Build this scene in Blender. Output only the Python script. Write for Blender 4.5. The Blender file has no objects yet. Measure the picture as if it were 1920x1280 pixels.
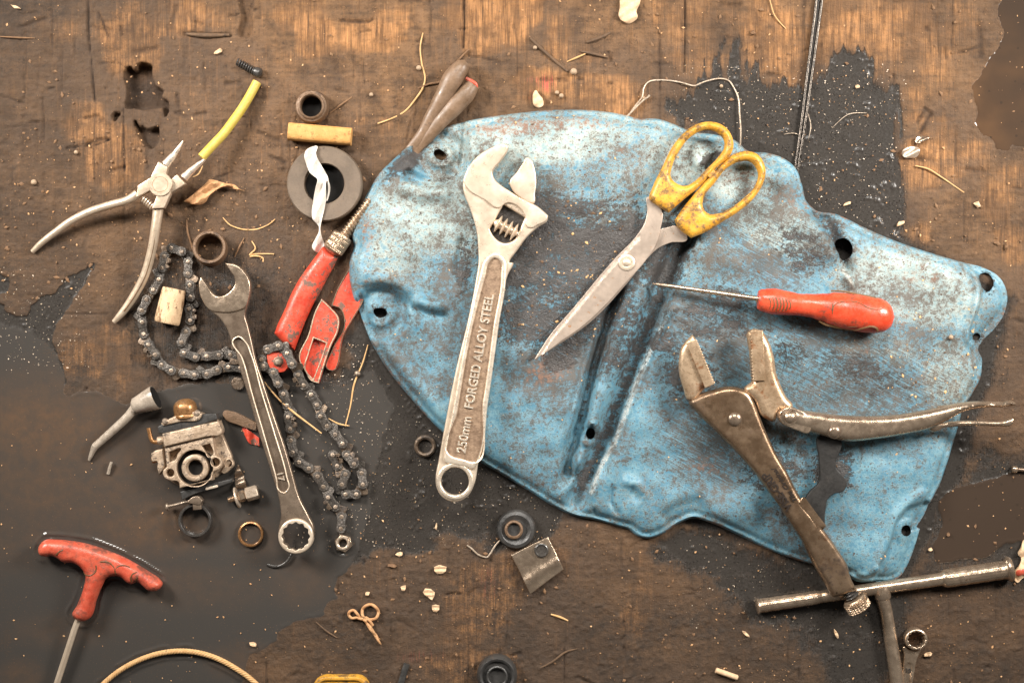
import bpy, bmesh, math, random
import numpy as np
from mathutils import Vector, Matrix
from mathutils.geometry import delaunay_2d_cdt

# ---------------------------------------------------------------- camera, light, exposure
S = 0.00037            # metres per unit of the working grid
H = 3200.0             # camera height in grid units
scene = bpy.context.scene
col = scene.collection
random.seed(7)
RNG = np.random.default_rng(11)

cam_d = bpy.data.cameras.new('camera')
cam = bpy.data.objects.new('camera', cam_d)
col.objects.link(cam)
cam.location = (0, 0, H * S)
cam.rotation_euler = (0, 0, 0)
cam_d.sensor_width = 36.0
cam_d.lens = 36.0 * H / 1920.0
cam_d.clip_start = 0.01
cam_d.clip_end = 60
scene.camera = cam

world = bpy.data.worlds.new('World')
scene.world = world
world.use_nodes = True
bg = world.node_tree.nodes['Background']
bg.inputs['Color'].default_value = (1.0, 0.93, 0.85, 1)
bg.inputs['Strength'].default_value = 0.075

def area(name, loc, target, size, power, color, spread=180):
    d = bpy.data.lights.new(name, 'AREA')
    d.shape = 'RECTANGLE'
    d.size, d.size_y = size
    d.energy = power
    d.color = color
    d.spread = math.radians(spread)
    o = bpy.data.objects.new(name, d)
    col.objects.link(o)
    o.location = loc
    o.rotation_euler = (Vector(target) - Vector(loc)).to_track_quat('-Z', 'Y').to_euler()
    return o
area('window_light_near_left', (-0.78, 0.46, 0.60), (-0.10, 0.09, 0), (0.30, 0.28), 4.1, (1.0, 0.94, 0.87), 84)
area('window_light_near_right', (0.82, 0.36, 0.60), (0.17, 0.07, 0), (0.30, 0.28), 4.1, (1.0, 0.94, 0.87), 84)
area('skylight_above', (0.02, 1.05, 1.45), (0.03, 0.12, 0), (0.8, 0.4), 2.9, (1.0, 0.96, 0.90), 56)

vs = scene.view_settings
vs.view_transform = 'Standard'
vs.look = 'None'
vs.exposure = 0.06
vs.gamma = 1.0
vs.use_curve_mapping = False
scene.cycles.max_bounces = 8
scene.cycles.use_denoising = True

# ---------------------------------------------------------------- helpers: colour and nodes
def lin(c):
    c = c / 255.0
    return c / 12.92 if c <= 0.04045 else ((c + 0.055) / 1.055) ** 2.4
def rgb(r, g, b, k=1.0):
    return (lin(r) * k, lin(g) * k, lin(b) * k, 1)

class NT:
    """small helper round a material's node tree; textures are laid out in grid units"""
    def __init__(self, name):
        self.m = bpy.data.materials.new(name)
        self.m.use_nodes = True
        self.t = self.m.node_tree
        self.t.nodes.clear()
        self.out = self.t.nodes.new('ShaderNodeOutputMaterial')
        self.b = self.t.nodes.new('ShaderNodeBsdfPrincipled')
        self.t.links.new(self.b.outputs[0], self.out.inputs[0])
        tc = self.t.nodes.new('ShaderNodeTexCoord')
        vm = self.t.nodes.new('ShaderNodeVectorMath'); vm.operation = 'SCALE'
        vm.inputs['Scale'].default_value = 1.0 / S
        self.t.links.new(tc.outputs['Object'], vm.inputs[0])
        self.co = vm.outputs[0]
    def link(self, a, b):
        self.t.links.new(a, b)
    def put(self, sock, v):
        if isinstance(v, bpy.types.NodeSocket):
            self.t.links.new(v, sock)
        else:
            sock.default_value = v
    def map(self, sc=(1, 1, 1), rot=0.0, loc=(0, 0, 0)):
        n = self.t.nodes.new('ShaderNodeMapping')
        self.link(self.co, n.inputs[0])
        n.inputs['Scale'].default_value = sc
        n.inputs['Rotation'].default_value = (0, 0, rot)
        n.inputs['Location'].default_value = loc
        return n.outputs[0]
    def rotmap(self, rot, sc):
        n = self.t.nodes.new('ShaderNodeMapping'); n.vector_type = 'POINT'
        self.link(self.co, n.inputs[0]); n.inputs['Rotation'].default_value = (0, 0, rot)
        k = self.t.nodes.new('ShaderNodeMapping'); self.link(n.outputs[0], k.inputs[0])
        k.inputs['Scale'].default_value = sc
        return k.outputs[0]
    def noise(self, scale, detail=4, rough=.6, vec=None, dist=0.0):
        n = self.t.nodes.new('ShaderNodeTexNoise')
        self.link(vec if vec is not None else self.co, n.inputs['Vector'])
        n.inputs['Scale'].default_value = scale
        n.inputs['Detail'].default_value = detail
        n.inputs['Roughness'].default_value = rough
        n.inputs['Distortion'].default_value = dist
        return n.outputs['Fac']
    def voro(self, scale, vec=None, feature='F1', out='Distance'):
        n = self.t.nodes.new('ShaderNodeTexVoronoi'); n.feature = feature
        self.link(vec if vec is not None else self.co, n.inputs['Vector'])
        n.inputs['Scale'].default_value = scale
        return n.outputs[out]
    def step(self, v, a, b, lo=0.0, hi=1.0):
        n = self.t.nodes.new('ShaderNodeMapRange'); n.interpolation_type = 'SMOOTHSTEP'
        self.put(n.inputs[0], v)
        for i, x in enumerate((a, b, lo, hi)):
            n.inputs[i + 1].default_value = x
        return n.outputs[0]
    def lin(self, v, a, b, lo=0.0, hi=1.0):
        n = self.t.nodes.new('ShaderNodeMapRange')
        self.put(n.inputs[0], v)
        for i, x in enumerate((a, b, lo, hi)):
            n.inputs[i + 1].default_value = x
        return n.outputs[0]
    def math(self, op, a, b=0.0, clamp=False):
        n = self.t.nodes.new('ShaderNodeMath'); n.operation = op; n.use_clamp = clamp
        self.put(n.inputs[0], a); self.put(n.inputs[1], b)
        return n.outputs[0]
    def mix(self, f, a, b):
        n = self.t.nodes.new('ShaderNodeMix'); n.data_type = 'RGBA'
        self.put(n.inputs[0], f); self.put(n.inputs[6], a); self.put(n.inputs[7], b)
        return n.outputs[2]
    def fmix(self, f, a, b):
        n = self.t.nodes.new('ShaderNodeMix'); n.data_type = 'FLOAT'
        self.put(n.inputs[0], f); self.put(n.inputs[2], a); self.put(n.inputs[3], b)
        return n.outputs[0]
    def attr(self, name):
        n = self.t.nodes.new('ShaderNodeAttribute'); n.attribute_name = name
        s = self.t.nodes.new('ShaderNodeSeparateColor')
        self.link(n.outputs['Color'], s.inputs[0])
        return s.outputs[0], s.outputs[1], s.outputs[2]
    def bump(self, h, strength=.5, dist=1.0, prev=None):
        n = self.t.nodes.new('ShaderNodeBump')
        self.put(n.inputs['Strength'], strength)
        n.inputs['Distance'].default_value = dist * S
        self.link(h, n.inputs['Height'])
        if prev is not None:
            self.link(prev, n.inputs['Normal'])
        return n.outputs[0]
    def set(self, **k):
        names = dict(color='Base Color', rough='Roughness', metal='Metallic', normal='Normal', spec='Specular IOR Level',
                     coat='Coat Weight', coat_rough='Coat Roughness', trans='Transmission Weight', alpha='Alpha', sheen='Sheen Weight')
        for a, v in k.items():
            self.put(self.b.inputs[names[a]], v)
        return self.m

def dirty(name, c1, c2, metal=0.0, rough=.45, rvar=.15, ns=.03, grime=(60, 48, 38), amount=.35, gs=.05, gsoft=.06,
          speck=.0, speck_scale=.22, bump=.25, bs=.35, spec=.5, coat=0.0, rust=None, rust_amount=.3, stretch=None, grime_metal=.1):
    """a used surface: two tones, blotches of grime, dark specks, uneven gloss, fine bumps"""
    n = NT(name)
    tone = n.noise(ns, 5, .65)
    fine = n.noise(ns * 9, 4, .6)
    t = n.math('ADD', n.math('MULTIPLY', tone, .7), n.math('MULTIPLY', fine, .3))
    c = n.mix(n.step(t, .35, .65), c1, c2)
    g = n.noise(gs, 7, .72, vec=(n.map(stretch) if stretch else None))
    g2 = n.noise(gs * 6, 4, .6)
    gm = n.math('ADD', n.math('MULTIPLY', g, .75), n.math('MULTIPLY', g2, .25))
    th = 1.0 - amount
    th = .30 + th * .40
    gf = n.step(gm, th - gsoft, th + gsoft, 0, .92)
    if speck > 0:
        v = n.voro(speck_scale)
        sp = n.math('MULTIPLY', n.step(v, speck * .55, speck * .8, 1, 0), n.step(n.noise(.03, 3), .42, .58))
        gf = n.math('MAXIMUM', gf, sp)
    if rust:
        r = n.noise(gs * 1.4, 6, .7)
        n_r = n.step(r, .62 - rust_amount * .3, .70 - rust_amount * .3, 0, .85)
        c = n.mix(n_r, c, rgb(*rust))
    c = n.mix(gf, c, rgb(*grime))
    b = n.bump(n.math('ADD', n.noise(bs, 4, .6), n.math('MULTIPLY', gf, .5)), bump, 1.6)
    r = n.fmix(gf, n.lin(n.noise(ns * 4, 4), .3, .7, rough - rvar, rough + rvar), min(.85, rough + .25))
    n.set(color=c, rough=r, normal=b, spec=spec, coat=coat, metal=(n.fmix(gf, metal, grime_metal) if metal > 0 else 0.0))
    return n.m

# ---------------------------------------------------------------- helpers: outlines
def crop(x0, y0, s):
    """turn a list of points measured in an enlargement into grid points"""
    def f(pts):
        return [(x0 + p[0] / s, y0 + p[1] / s) + tuple(p[2:]) for p in pts]
    return f

def spl(pts, closed=True, seg=4.0):
    """smooth curve through the points; a third value 1 keeps a corner"""
    P = [np.array(p[:2], float) for p in pts]
    sh = [len(p) > 2 and p[2] for p in pts]
    n = len(P)
    def tan(i):
        if not closed and i in (0, n - 1):
            d = P[1] - P[0] if i == 0 else P[-1] - P[-2]
            return d / (np.linalg.norm(d) + 1e-9)
        a, b, c = P[(i - 1) % n], P[i], P[(i + 1) % n]
        l1, l2 = np.linalg.norm(b - a) + 1e-9, np.linalg.norm(c - b) + 1e-9
        d = (b - a) / l1 * l2 + (c - b) / l2 * l1
        return d / (np.linalg.norm(d) + 1e-9)
    out = []
    for i in range(n if closed else n - 1):
        a, b = P[i], P[(i + 1) % n]
        L = np.linalg.norm(b - a)
        if L < 1e-6:
            continue
        u = (b - a) / L
        ta = u if sh[i] else tan(i)
        tb = u if sh[(i + 1) % n] else tan((i + 1) % n)
        k = max(1, int(round(L / seg)))
        for j in range(k):
            t = j / k
            h1, h2, h3, h4 = 2*t**3-3*t*t+1, t**3-2*t*t+t, -2*t**3+3*t*t, t**3-t*t
            out.append(tuple(h1*a + h2*L*ta + h3*b + h4*L*tb))
    if not closed:
        out.append(tuple(P[-1]))
    return out

def circ(cx, cy, r, n=32, ry=None, rot=0.0):
    ry = r if ry is None else ry
    c, s = math.cos(rot), math.sin(rot)
    return [(cx + r*math.cos(a)*c - ry*math.sin(a)*s, cy + r*math.cos(a)*s + ry*math.sin(a)*c) for a in (2*math.pi*i/n for i in range(n))]

def rect(cx, cy, w, h, ang=0.0, r=0.0):
    c, s = math.cos(ang), math.sin(ang)
    pts = []
    if r <= 0:
        loc = [(-w/2, -h/2), (w/2, -h/2), (w/2, h/2), (-w/2, h/2)]
    else:
        loc = []
        for (sx, sy, a0) in ((1, 1, 0), (-1, 1, 90), (-1, -1, 180), (1, -1, 270)):
            for k in range(5):
                a = math.radians(a0 + k*22.5)
                loc.append((sx*(w/2 - r) + r*math.cos(a), sy*(h/2 - r) + r*math.sin(a)))
    for x, y in loc:
        pts.append((cx + x*c - y*s, cy + x*s + y*c))
    return pts

def area2(p):
    a = np.array(p); b = np.roll(a, -1, 0)
    return float((a[:, 0]*b[:, 1] - b[:, 0]*a[:, 1]).sum())

def inset(p, d):
    """move an outline inwards by d"""
    a = np.array(p, float)
    if area2(a) < 0:
        sgn = -1
    else:
        sgn = 1
    e = np.roll(a, -1, 0) - a
    e /= (np.linalg.norm(e, axis=1, keepdims=True) + 1e-9)
    nrm = np.stack([-e[:, 1], e[:, 0]], 1) * sgn
    m = nrm + np.roll(nrm, 1, 0)
    l2 = (m*m).sum(1, keepdims=True)
    m = m * 2 / np.maximum(l2, .9)
    return [tuple(q) for q in (a + m*d)]

def sdist(x, y, poly):
    """signed distance to an outline, negative inside"""
    x = np.asarray(x, float); y = np.asarray(y, float)
    d = np.full(x.shape, 1e18); ins = np.zeros(x.shape, bool)
    n = len(poly)
    for i in range(n):
        ax, ay = poly[i][:2]; bx, by = poly[(i + 1) % n][:2]
        ex, ey = bx - ax, by - ay
        t = np.clip(((x - ax)*ex + (y - ay)*ey) / (ex*ex + ey*ey + 1e-12), 0, 1)
        d = np.minimum(d, (x - ax - t*ex)**2 + (y - ay - t*ey)**2)
        if ay != by:
            c = ((ay > y) != (by > y)) & (x < (bx - ax)*(y - ay)/(by - ay) + ax)
            ins ^= c
    d = np.sqrt(d)
    return np.where(ins, -d, d)

def ldist(x, y, line):
    """distance to an open line, and how far along it (0..1)"""
    x = np.asarray(x, float); y = np.asarray(y, float)
    d = np.full(x.shape, 1e18); u = np.zeros(x.shape)
    n = len(line) - 1
    for i in range(n):
        ax, ay = line[i][:2]; bx, by = line[i + 1][:2]
        ex, ey = bx - ax, by - ay
        t = np.clip(((x - ax)*ex + (y - ay)*ey) / (ex*ex + ey*ey + 1e-12), 0, 1)
        q = (x - ax - t*ex)**2 + (y - ay - t*ey)**2
        m = q < d
        d = np.where(m, q, d); u = np.where(m, (i + t)/n, u)
    return np.sqrt(d), u

def sstep(a, b, x):
    t = np.clip((np.asarray(x, float) - a) / (b - a), 0, 1)
    return t*t*(3 - 2*t)

def vnoise(x, y, sx, sy, seed):
    """smooth random values with cells sx by sy"""
    r = np.random.default_rng(seed)
    g = r.random((256, 256))
    u = np.asarray(x, float)/sx + 1000; v = np.asarray(y, float)/sy + 1000
    iu = np.floor(u).astype(int); iv = np.floor(v).astype(int)
    fu = u - iu; fv = v - iv
    fu = fu*fu*(3 - 2*fu); fv = fv*fv*(3 - 2*fv)
    a = g[iv % 256, iu % 256]; b = g[iv % 256, (iu + 1) % 256]
    c = g[(iv + 1) % 256, iu % 256]; d = g[(iv + 1) % 256, (iu + 1) % 256]
    return (a*(1 - fu) + b*fu)*(1 - fv) + (c*(1 - fu) + d*fu)*fv

def fbm(x, y, sx, sy, seed, o=4, g=.55):
    s = 0; w = 1; t = 0
    for k in range(o):
        s = s + w*vnoise(x, y, sx/2**k, sy/2**k, seed + k*17); t += w; w *= g
    return s/t

# ---------------------------------------------------------------- helpers: meshes
class MB:
    def __init__(self):
        self.v = []; self.f = []
    def add(self, vs, fs):
        o = len(self.v)
        self.v.extend([tuple(map(float, p)) for p in vs])
        self.f.extend([tuple(i + o for i in f) for f in fs])
    def fill(self, contours, z, extra=None, flip=False):
        """triangulate outline + holes (+ loose inner points); z is a number, a list per contour or a function of arrays"""
        pts = []; edges = []
        for c in contours:
            o = len(pts); k = len(c)
            pts += [Vector((p[0], p[1])) for p in c]
            edges += [(o + i, o + (i + 1) % k) for i in range(k)]
        if extra is not None:
            pts += [Vector((float(p[0]), float(p[1]))) for p in extra]
        r = delaunay_2d_cdt(pts, edges, [], 2, 1e-4)
        vv = np.array([(p[0], p[1]) for p in r[0]])
        zz = z(vv[:, 0], vv[:, 1]) if callable(z) else np.full(len(vv), float(z))
        fs = [tuple(reversed(f)) if flip else tuple(f) for f in r[2]]
        if len(contours) > 1 and fs:
            cen = np.array([vv[list(f)].mean(0) for f in fs])
            keep = np.ones(len(fs), bool)
            for h in contours[1:]:
                keep &= sdist(cen[:, 0], cen[:, 1], h) > 0
            fs = [f for f, q in zip(fs, keep) if q]
        self.add(np.column_stack([vv, zz]), fs)
    def ring(self, rings):
        """skin between closed rings of 3D points with equal counts"""
        n = len(rings[0])
        vs = [p for r in rings for p in r]
        fs = []
        for k in range(len(rings) - 1):
            for i in range(n):
                j = (i + 1) % n
                fs.append((k*n + i, k*n + j, (k + 1)*n + j, (k + 1)*n + i))
        self.add(vs, fs)
    def slab(self, poly, z0, z1, bev=2.0, holes=(), hbev=None, grid=None, zt=None, bottom=True):
        """plate with rounded upper edges; zt(x, y) lifts the top"""
        poly = [p[:2] for p in poly]
        hbev = bev if hbev is None else hbev
        def tz(x, y, base):
            x = np.asarray(x); y = np.asarray(y)
            return np.full(x.shape, base) + (zt(x, y) if zt else 0.0)
        tops = []
        for k, (c, b) in enumerate([(poly, bev)] + [(h, -hbev) for h in holes]):
            c = [p[:2] for p in c]
            B = abs(b)
            rs = []
            a = np.array(c)
            rs.append(np.column_stack([a, np.full(len(a), z0)]))
            if B > 0:
                for fr in (0.0, .3, .65, 1.0):
                    q = np.array(inset(c, b*fr)) if fr > 0 else a
                    zz = tz(q[:, 0], q[:, 1], z1 - B*(1 - math.sin(math.acos(1 - fr))))
                    rs.append(np.column_stack([q, zz]))
                tops.append(inset(c, b))
            else:
                rs.append(np.column_stack([a, tz(a[:, 0], a[:, 1], z1)])); tops.append(c)
            self.ring([[tuple(p) for p in r] for r in rs])
        ex = None
        if grid:
            ex = inner(tops[0], tops[1:], grid)
        self.fill(tops, lambda x, y: tz(x, y, z1), ex)
        if bottom:
            self.fill([poly] + [[p[:2] for p in h] for h in holes], z0, None, True)
        return self
    def pillow(self, poly, zm, h, R, grid=4.0, hb=None, holes=(), zt=None, flat=2.0):
        """rounded body: full height h at distance R from the outline; below the middle hb"""
        poly = [p[:2] for p in poly]; holes = [[p[:2] for p in q] for q in holes]
        ex = []
        for fr in (.06, .2, .45):
            if R*fr < 12:
                ex += inset(poly, R*fr)
                for q in holes:
                    ex += inset(q, -R*fr)
        ex = [p for p, d in zip(ex, alld([p[0] for p in ex], [p[1] for p in ex], poly, holes)) if d > R*.04]
        ex += list(inner(poly, holes, grid, grid*.75))
        cs = [poly] + list(holes)
        def top(x, y, sg=1):
            d = np.maximum(alld(x, y, poly, holes), 0)
            k = np.clip(d/R, 0, 1)
            z = (np.abs(1 - (1 - k)**flat))**(1/flat)
            hh = h if sg > 0 else (h if hb is None else hb)
            return zm + sg*hh*z + (zt(x, y) if zt is not None else 0)
        self.fill(cs, top, ex)
        self.fill(cs, lambda x, y: top(x, y, -1), ex, True)
        return self
    def tube(self, path, rad, n=14, cap=True, seg=None, e=1.0, up=(0, 0, 1)):
        """swept round bar; path 3D points, rad number / list of r or (r_side, r_up); e < 1 makes it boxy"""
        P = np.array(path, float); m = len(P)
        R = np.array([(r, r) if not isinstance(r, (tuple, list)) else r for r in (rad if isinstance(rad, (list, tuple)) else [rad]*m)], float)
        if seg:
            P, R = smooth3(P, R, seg)
        m = len(P)
        T = np.gradient(P, axis=0)
        T /= (np.linalg.norm(T, axis=1, keepdims=True) + 1e-9)
        upv = np.array(up, float)
        rings = []
        for k in range(m):
            sd = np.cross(T[k], upv); L = np.linalg.norm(sd)
            if L < 1e-4:
                sd = np.array((1.0, 0, 0)) - T[k]*T[k][0]; L = np.linalg.norm(sd)
            sd /= L; u2 = np.cross(sd, T[k])
            ring = []
            for i in range(n):
                a = 2*math.pi*(i + .5)/n
                c, s = math.cos(a), math.sin(a)
                c = math.copysign(abs(c)**e, c); s = math.copysign(abs(s)**e, s)
                ring.append(tuple(P[k] + sd*R[k][0]*c + u2*R[k][1]*s))
            rings.append(ring)
        self.ring(rings)
        if cap:
            o = len(self.v) - m*n
            self.f.append(tuple(reversed(range(o, o + n))))
            self.f.append(tuple(range(o + (m - 1)*n, o + m*n)))
        return self
    def lathe(self, c, axis, prof, n=28, knurl=None, closed=False):
        """turned shape: prof = [(radius, distance along the axis)]"""
        c = np.array(c, float); ax = np.array(axis, float); ax /= np.linalg.norm(ax)
        a = np.cross(ax, (0, 0, 1.0))
        if np.linalg.norm(a) < 1e-4:
            a = np.array((1.0, 0, 0))
        a /= np.linalg.norm(a); b = np.cross(ax, a)
        rings = []
        for k, (r, h) in enumerate(prof):
            ring = []
            for i in range(n):
                t = 2*math.pi*i/n
                rr = r + (knurl(t, h) if knurl and r > 0 else 0)
                ring.append(tuple(c + ax*h + (a*math.cos(t) + b*math.sin(t))*max(rr, .02)))
            rings.append(ring)
        if closed:
            rings.append(rings[0])
        self.ring(rings)
        if not closed:
            o = len(self.v) - len(rings)*n
            self.f.append(tuple(reversed(range(o, o + n))))
            self.f.append(tuple(range(len(self.v) - n, len(self.v))))
        return self
    def torus(self, c, R, r, n=40, m=10, ry=None, rz=None, squash=1.0):
        ry = R if ry is None else ry
        rings = []
        for i in range(n + 1):
            t = 2*math.pi*i/n
            ring = []
            for j in range(m):
                p = 2*math.pi*j/m
                ring.append((c[0] + (R + r*math.cos(p))*math.cos(t), c[1] + (ry + r*math.cos(p))*math.sin(t), c[2] + (rz or r)*math.sin(p)))
            rings.append(ring)
        self.ring(rings)
        return self
    def helix(self, a, b, r, turns, wire, n=8, per=14):
        a = np.array(a, float); b = np.array(b, float); ax = b - a; L = np.linalg.norm(ax); ax /= L
        s = np.cross(ax, (0, 0, 1.0)); s /= np.linalg.norm(s); u = np.cross(s, ax)
        k = int(turns*per)
        path = [a + ax*L*i/k + r*(s*math.cos(2*math.pi*i/per) + u*math.sin(2*math.pi*i/per)) for i in range(k + 1)]
        return self.tube(path, wire, n)
    def tilt(self, fn):
        """lean the whole shape: z grows by fn(x, y)"""
        self.v = [(x, y, z + fn(x, y)) for x, y, z in self.v]
        return self
    def build(self, name, mat, parent=None, k=1.0, base=None, sharp=38, weld=True):
        if parent is not None:
            k, base = INFO[parent.name]
        pts = self.v
        if base is None:
            a = np.array(pts); base = ((a[:, 0].min() + a[:, 0].max())/2, (a[:, 1].min() + a[:, 1].max())/2, a[:, 2].min())
        bw = ((base[0] - 960)*k, (640 - base[1])*k, base[2])
        bm = bmesh.new()
        bv = [bm.verts.new((((x - 960)*k - bw[0])*S, ((640 - y)*k - bw[1])*S, (z - bw[2])*S)) for x, y, z in pts]
        for f in self.f:
            try:
                bm.faces.new([bv[i] for i in f])
            except ValueError:
                pass
        if weld:
            bmesh.ops.remove_doubles(bm, verts=bm.verts, dist=.05*S)
        bmesh.ops.recalc_face_normals(bm, faces=bm.faces)
        me = bpy.data.meshes.new(name)
        bm.to_mesh(me); bm.free()
        me.materials.append(mat)
        me.shade_smooth()
        if sharp:
            me.set_sharp_from_angle(angle=math.radians(sharp))
        o = bpy.data.objects.new(name, me)
        col.objects.link(o)
        if parent is not None:
            o.parent = parent
            INFO[o.name] = (k, base)
            off = DEEP.get(parent.name)
        else:
            o.location = (bw[0]*S, bw[1]*S, bw[2]*S)
            INFO[o.name] = (k, base)
        return o

DEEP = {}
INFO = {}
def smooth3(P, R, seg):
    out = []; ro = []
    m = len(P)
    for i in range(m - 1):
        p0 = P[max(i - 1, 0)]; p1 = P[i]; p2 = P[i + 1]; p3 = P[min(i + 2, m - 1)]
        L = np.linalg.norm(p2 - p1); k = max(1, int(round(L/seg)))
        for j in range(k):
            t = j/k
            out.append(.5*((2*p1) + (p2 - p0)*t + (2*p0 - 5*p1 + 4*p2 - p3)*t*t + (3*p1 - p0 - 3*p2 + p3)*t**3))
            s = t*t*(3 - 2*t)
            ro.append(R[i]*(1 - s) + R[i + 1]*s)
    out.append(P[-1]); ro.append(R[-1])
    return np.array(out), np.array(ro)

def alld(x, y, poly, holes):
    d = -sdist(x, y, poly)
    for h in holes:
        d = np.minimum(d, sdist(x, y, h))
    return d

def inner(poly, holes, step, margin=None):
    a = np.array([p[:2] for p in poly])
    x0, y0 = a.min(0); x1, y1 = a.max(0)
    X = np.arange(x0 + step/2, x1, step); Y = np.arange(y0 + step/2, y1, step*.9)
    gx, gy = np.meshgrid(X, Y)
    gx = gx + (np.arange(len(Y)) % 2)[:, None]*step/2
    gx = gx.ravel(); gy = gy.ravel()
    gx = gx + RNG.uniform(-.12, .12, gx.shape)*step; gy = gy + RNG.uniform(-.12, .12, gy.shape)*step
    d = alld(gx, gy, poly, holes)
    m = d > (step*.6 if margin is None else margin)
    return np.column_stack([gx[m], gy[m]])

def tag(o, label, cat, group=None, kind=None):
    if label: o['label'] = label
    if cat: o['category'] = cat
    if group: o['group'] = group
    if kind: o['kind'] = kind
    return o

def thing(name, label, cat, center, zref=0.0, group=None, zbase=0.0):
    """an Empty at the thing's base; its parts are built in the same grid; zref is the height its outline was measured at"""
    o = bpy.data.objects.new(name, None)
    o.empty_display_size = .01
    col.objects.link(o)
    k = (H - zref)/H
    o.location = ((center[0] - 960)*k*S, (640 - center[1])*k*S, zbase*S)
    INFO[o.name] = (k, (center[0], center[1], zbase))
    return tag(o, label, cat, group)

def kf(z):
    return (H - z)/H

def letters(body, p0, p1, height, z, depth, mat, name, parent, font_shear=0.0, bold=.012):
    """raised lettering reading from p0 to p1 on the baseline"""
    cu = bpy.data.curves.new('lettering', 'FONT')
    cu.body = body; cu.extrude = .03; cu.bevel_depth = .012; cu.bevel_resolution = 1; cu.shear = font_shear; cu.offset = bold
    t = bpy.data.objects.new('lettering', cu)
    col.objects.link(t)
    bpy.context.view_layer.update()
    dg = bpy.context.evaluated_depsgraph_get()
    me = bpy.data.meshes.new_from_object(t.evaluated_get(dg))
    bpy.data.objects.remove(t); bpy.data.curves.remove(cu)
    co = np.array([v.co[:] for v in me.vertices])
    fs = [tuple(p.vertices) for p in me.polygons]
    bpy.data.meshes.remove(me)
    mn, mx = co.min(0), co.max(0)
    d = np.array(p1, float) - np.array(p0, float); L = np.linalg.norm(d); d /= L
    u = np.array((d[1], -d[0]))
    capm = .72
    X = (co[:, 0] - mn[0])/(mx[0] - mn[0])*L
    Y = co[:, 1]/capm*height
    Zs = (co[:, 2] - mn[2])/(mx[2] - mn[2])*depth
    mb = MB()
    mb.add(np.column_stack([p0[0] + d[0]*X + u[0]*Y, p0[1] + d[1]*X + u[1]*Y, z + Zs]), fs)
    return mb.build(name, mat, parent, sharp=30)
# ---------------------------------------------------------------- the bench: one relief sheet of planks, mud and oil
STEP = 2.6
bx = np.arange(-260, 2181, STEP); by = np.arange(-220, 1501, STEP)
GX, GY = np.meshgrid(bx, by)
def blobs(lst, soft=.5):
    m = np.zeros(GX.shape)
    for cx, cy, rx, ry, w in lst:
        d = np.sqrt(((GX - cx)/rx)**2 + ((GY - cy)/ry)**2)
        m = np.maximum(m, w*(1 - sstep(1 - soft, 1 + soft, d)))
    return m
def pm(poly, soft, amp=0, sx=40, sy=40, seed=1, octv=4):
    nz = (fbm(GX, GY, sx, sy, seed, octv) - .5)*2*amp if amp else 0
    return 1 - sstep(-soft, soft, sdist(GX, GY, poly) + nz)

# wood laid bare between the smears of mud
bare_list = [(210,290,66,60,1),(165,235,40,50,.8),(250,80,60,75,.9),(330,40,90,50,.55),(600,70,40,40,.9),(570,30,60,40,.6),(690,65,80,35,.7),(735,40,40,40,.5),
 (900,40,45,75,1),(960,40,40,50,.8),(850,30,30,40,.6),(995,15,25,40,1),(1045,75,30,60,.6),(1025,160,60,40,.8),(1150,190,80,50,.85),(1120,110,40,60,.4),
 (1260,60,45,90,.6),(1330,60,90,90,.55),(1440,60,60,90,.85),(1470,150,40,40,.8),(1560,60,60,80,.8),(1640,60,60,80,.75),(1600,130,70,60,.7),(1700,70,60,90,.65),
 (1690,170,60,70,.6),(1760,110,50,100,.6),(1800,60,50,70,.5),(1730,310,60,50,.95),(1800,300,60,50,.7),(1760,250,40,40,.8),(1870,380,40,50,.8),(1900,330,40,30,.7),
 (1890,450,30,50,.7),(1725,445,26,30,.7),(920,1100,60,50,1),(890,1150,60,60,.8),(860,1200,50,50,.7),(960,1080,40,40,.7),(900,1255,80,40,.9),(840,1250,50,40,.7),
 (1210,1100,30,70,.6),(1190,1160,30,40,.7),(1050,1050,40,30,.4),(160,670,60,40,.75),(200,625,70,30,.6),(240,690,50,50,.55),(300,430,40,30,.2),(1000,1060,30,20,.4),
 (700,235,60,20,.35),(1300,200,70,40,.4),(110,60,40,40,.3)]
bare = blobs(bare_list, .55)*np.where(GX > 1180, .74, .92)
edge_v = fbm(GX, GY, 26, 120, 3, 4)              # breaks along the grain
edge_h = fbm(GX, GY, 160, 16, 5, 4)              # smears run across it
bare_f = sstep(.42, .56, bare*.62 + edge_v*.42 + edge_h*.34 - .12)
bare_s = sstep(.30, .74, bare*.62 + edge_v*.42 + edge_h*.34 - .10)

# oil, dark patches and the cover's painted shadow
pool = [(-300,640),(0,610),(60,625),(100,650),(118,690),(124,715),(122,735),(130,742),(150,735),(186,737),(210,748),(236,760),(262,752),(280,745),(330,720),(420,715),
        (470,720),(520,690),(560,700),(640,720),(700,700),(740,760),(720,820),(700,900),(690,980),(660,1060),(634,1082),(632,1120),(612,1128),(605,1150),(560,1162),
        (524,1180),(518,1200),(470,1225),(455,1262),(440,1320),(430,1520),(-300,1520)]
glint = [(640,660),(700,650),(760,700),(900,800),(1010,900),(1060,960),(1050,985),(960,1010),(890,1020),(840,1022),(760,1045),(700,1040),(640,1060),(600,1040),(560,960),(600,850),(620,760)]
topo = [(1240,200),(1290,170),(1330,140),(1336,95),(1352,80),(1360,150),(1372,95),(1386,82),(1396,150),(1410,125),(1420,150),(1500,165),(1540,150),(1560,120),(1580,100),
        (1610,95),(1630,120),(1640,150),(1660,155),(1678,170),(1680,240),(1676,290),(1700,330),(1704,400),(1690,450),(1600,470),(1500,420),(1400,300),(1300,240)]
corner = [(-300,-300),(170,-300),(165,8),(140,24),(115,40),(80,52),(40,60),(-300,66)]
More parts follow.
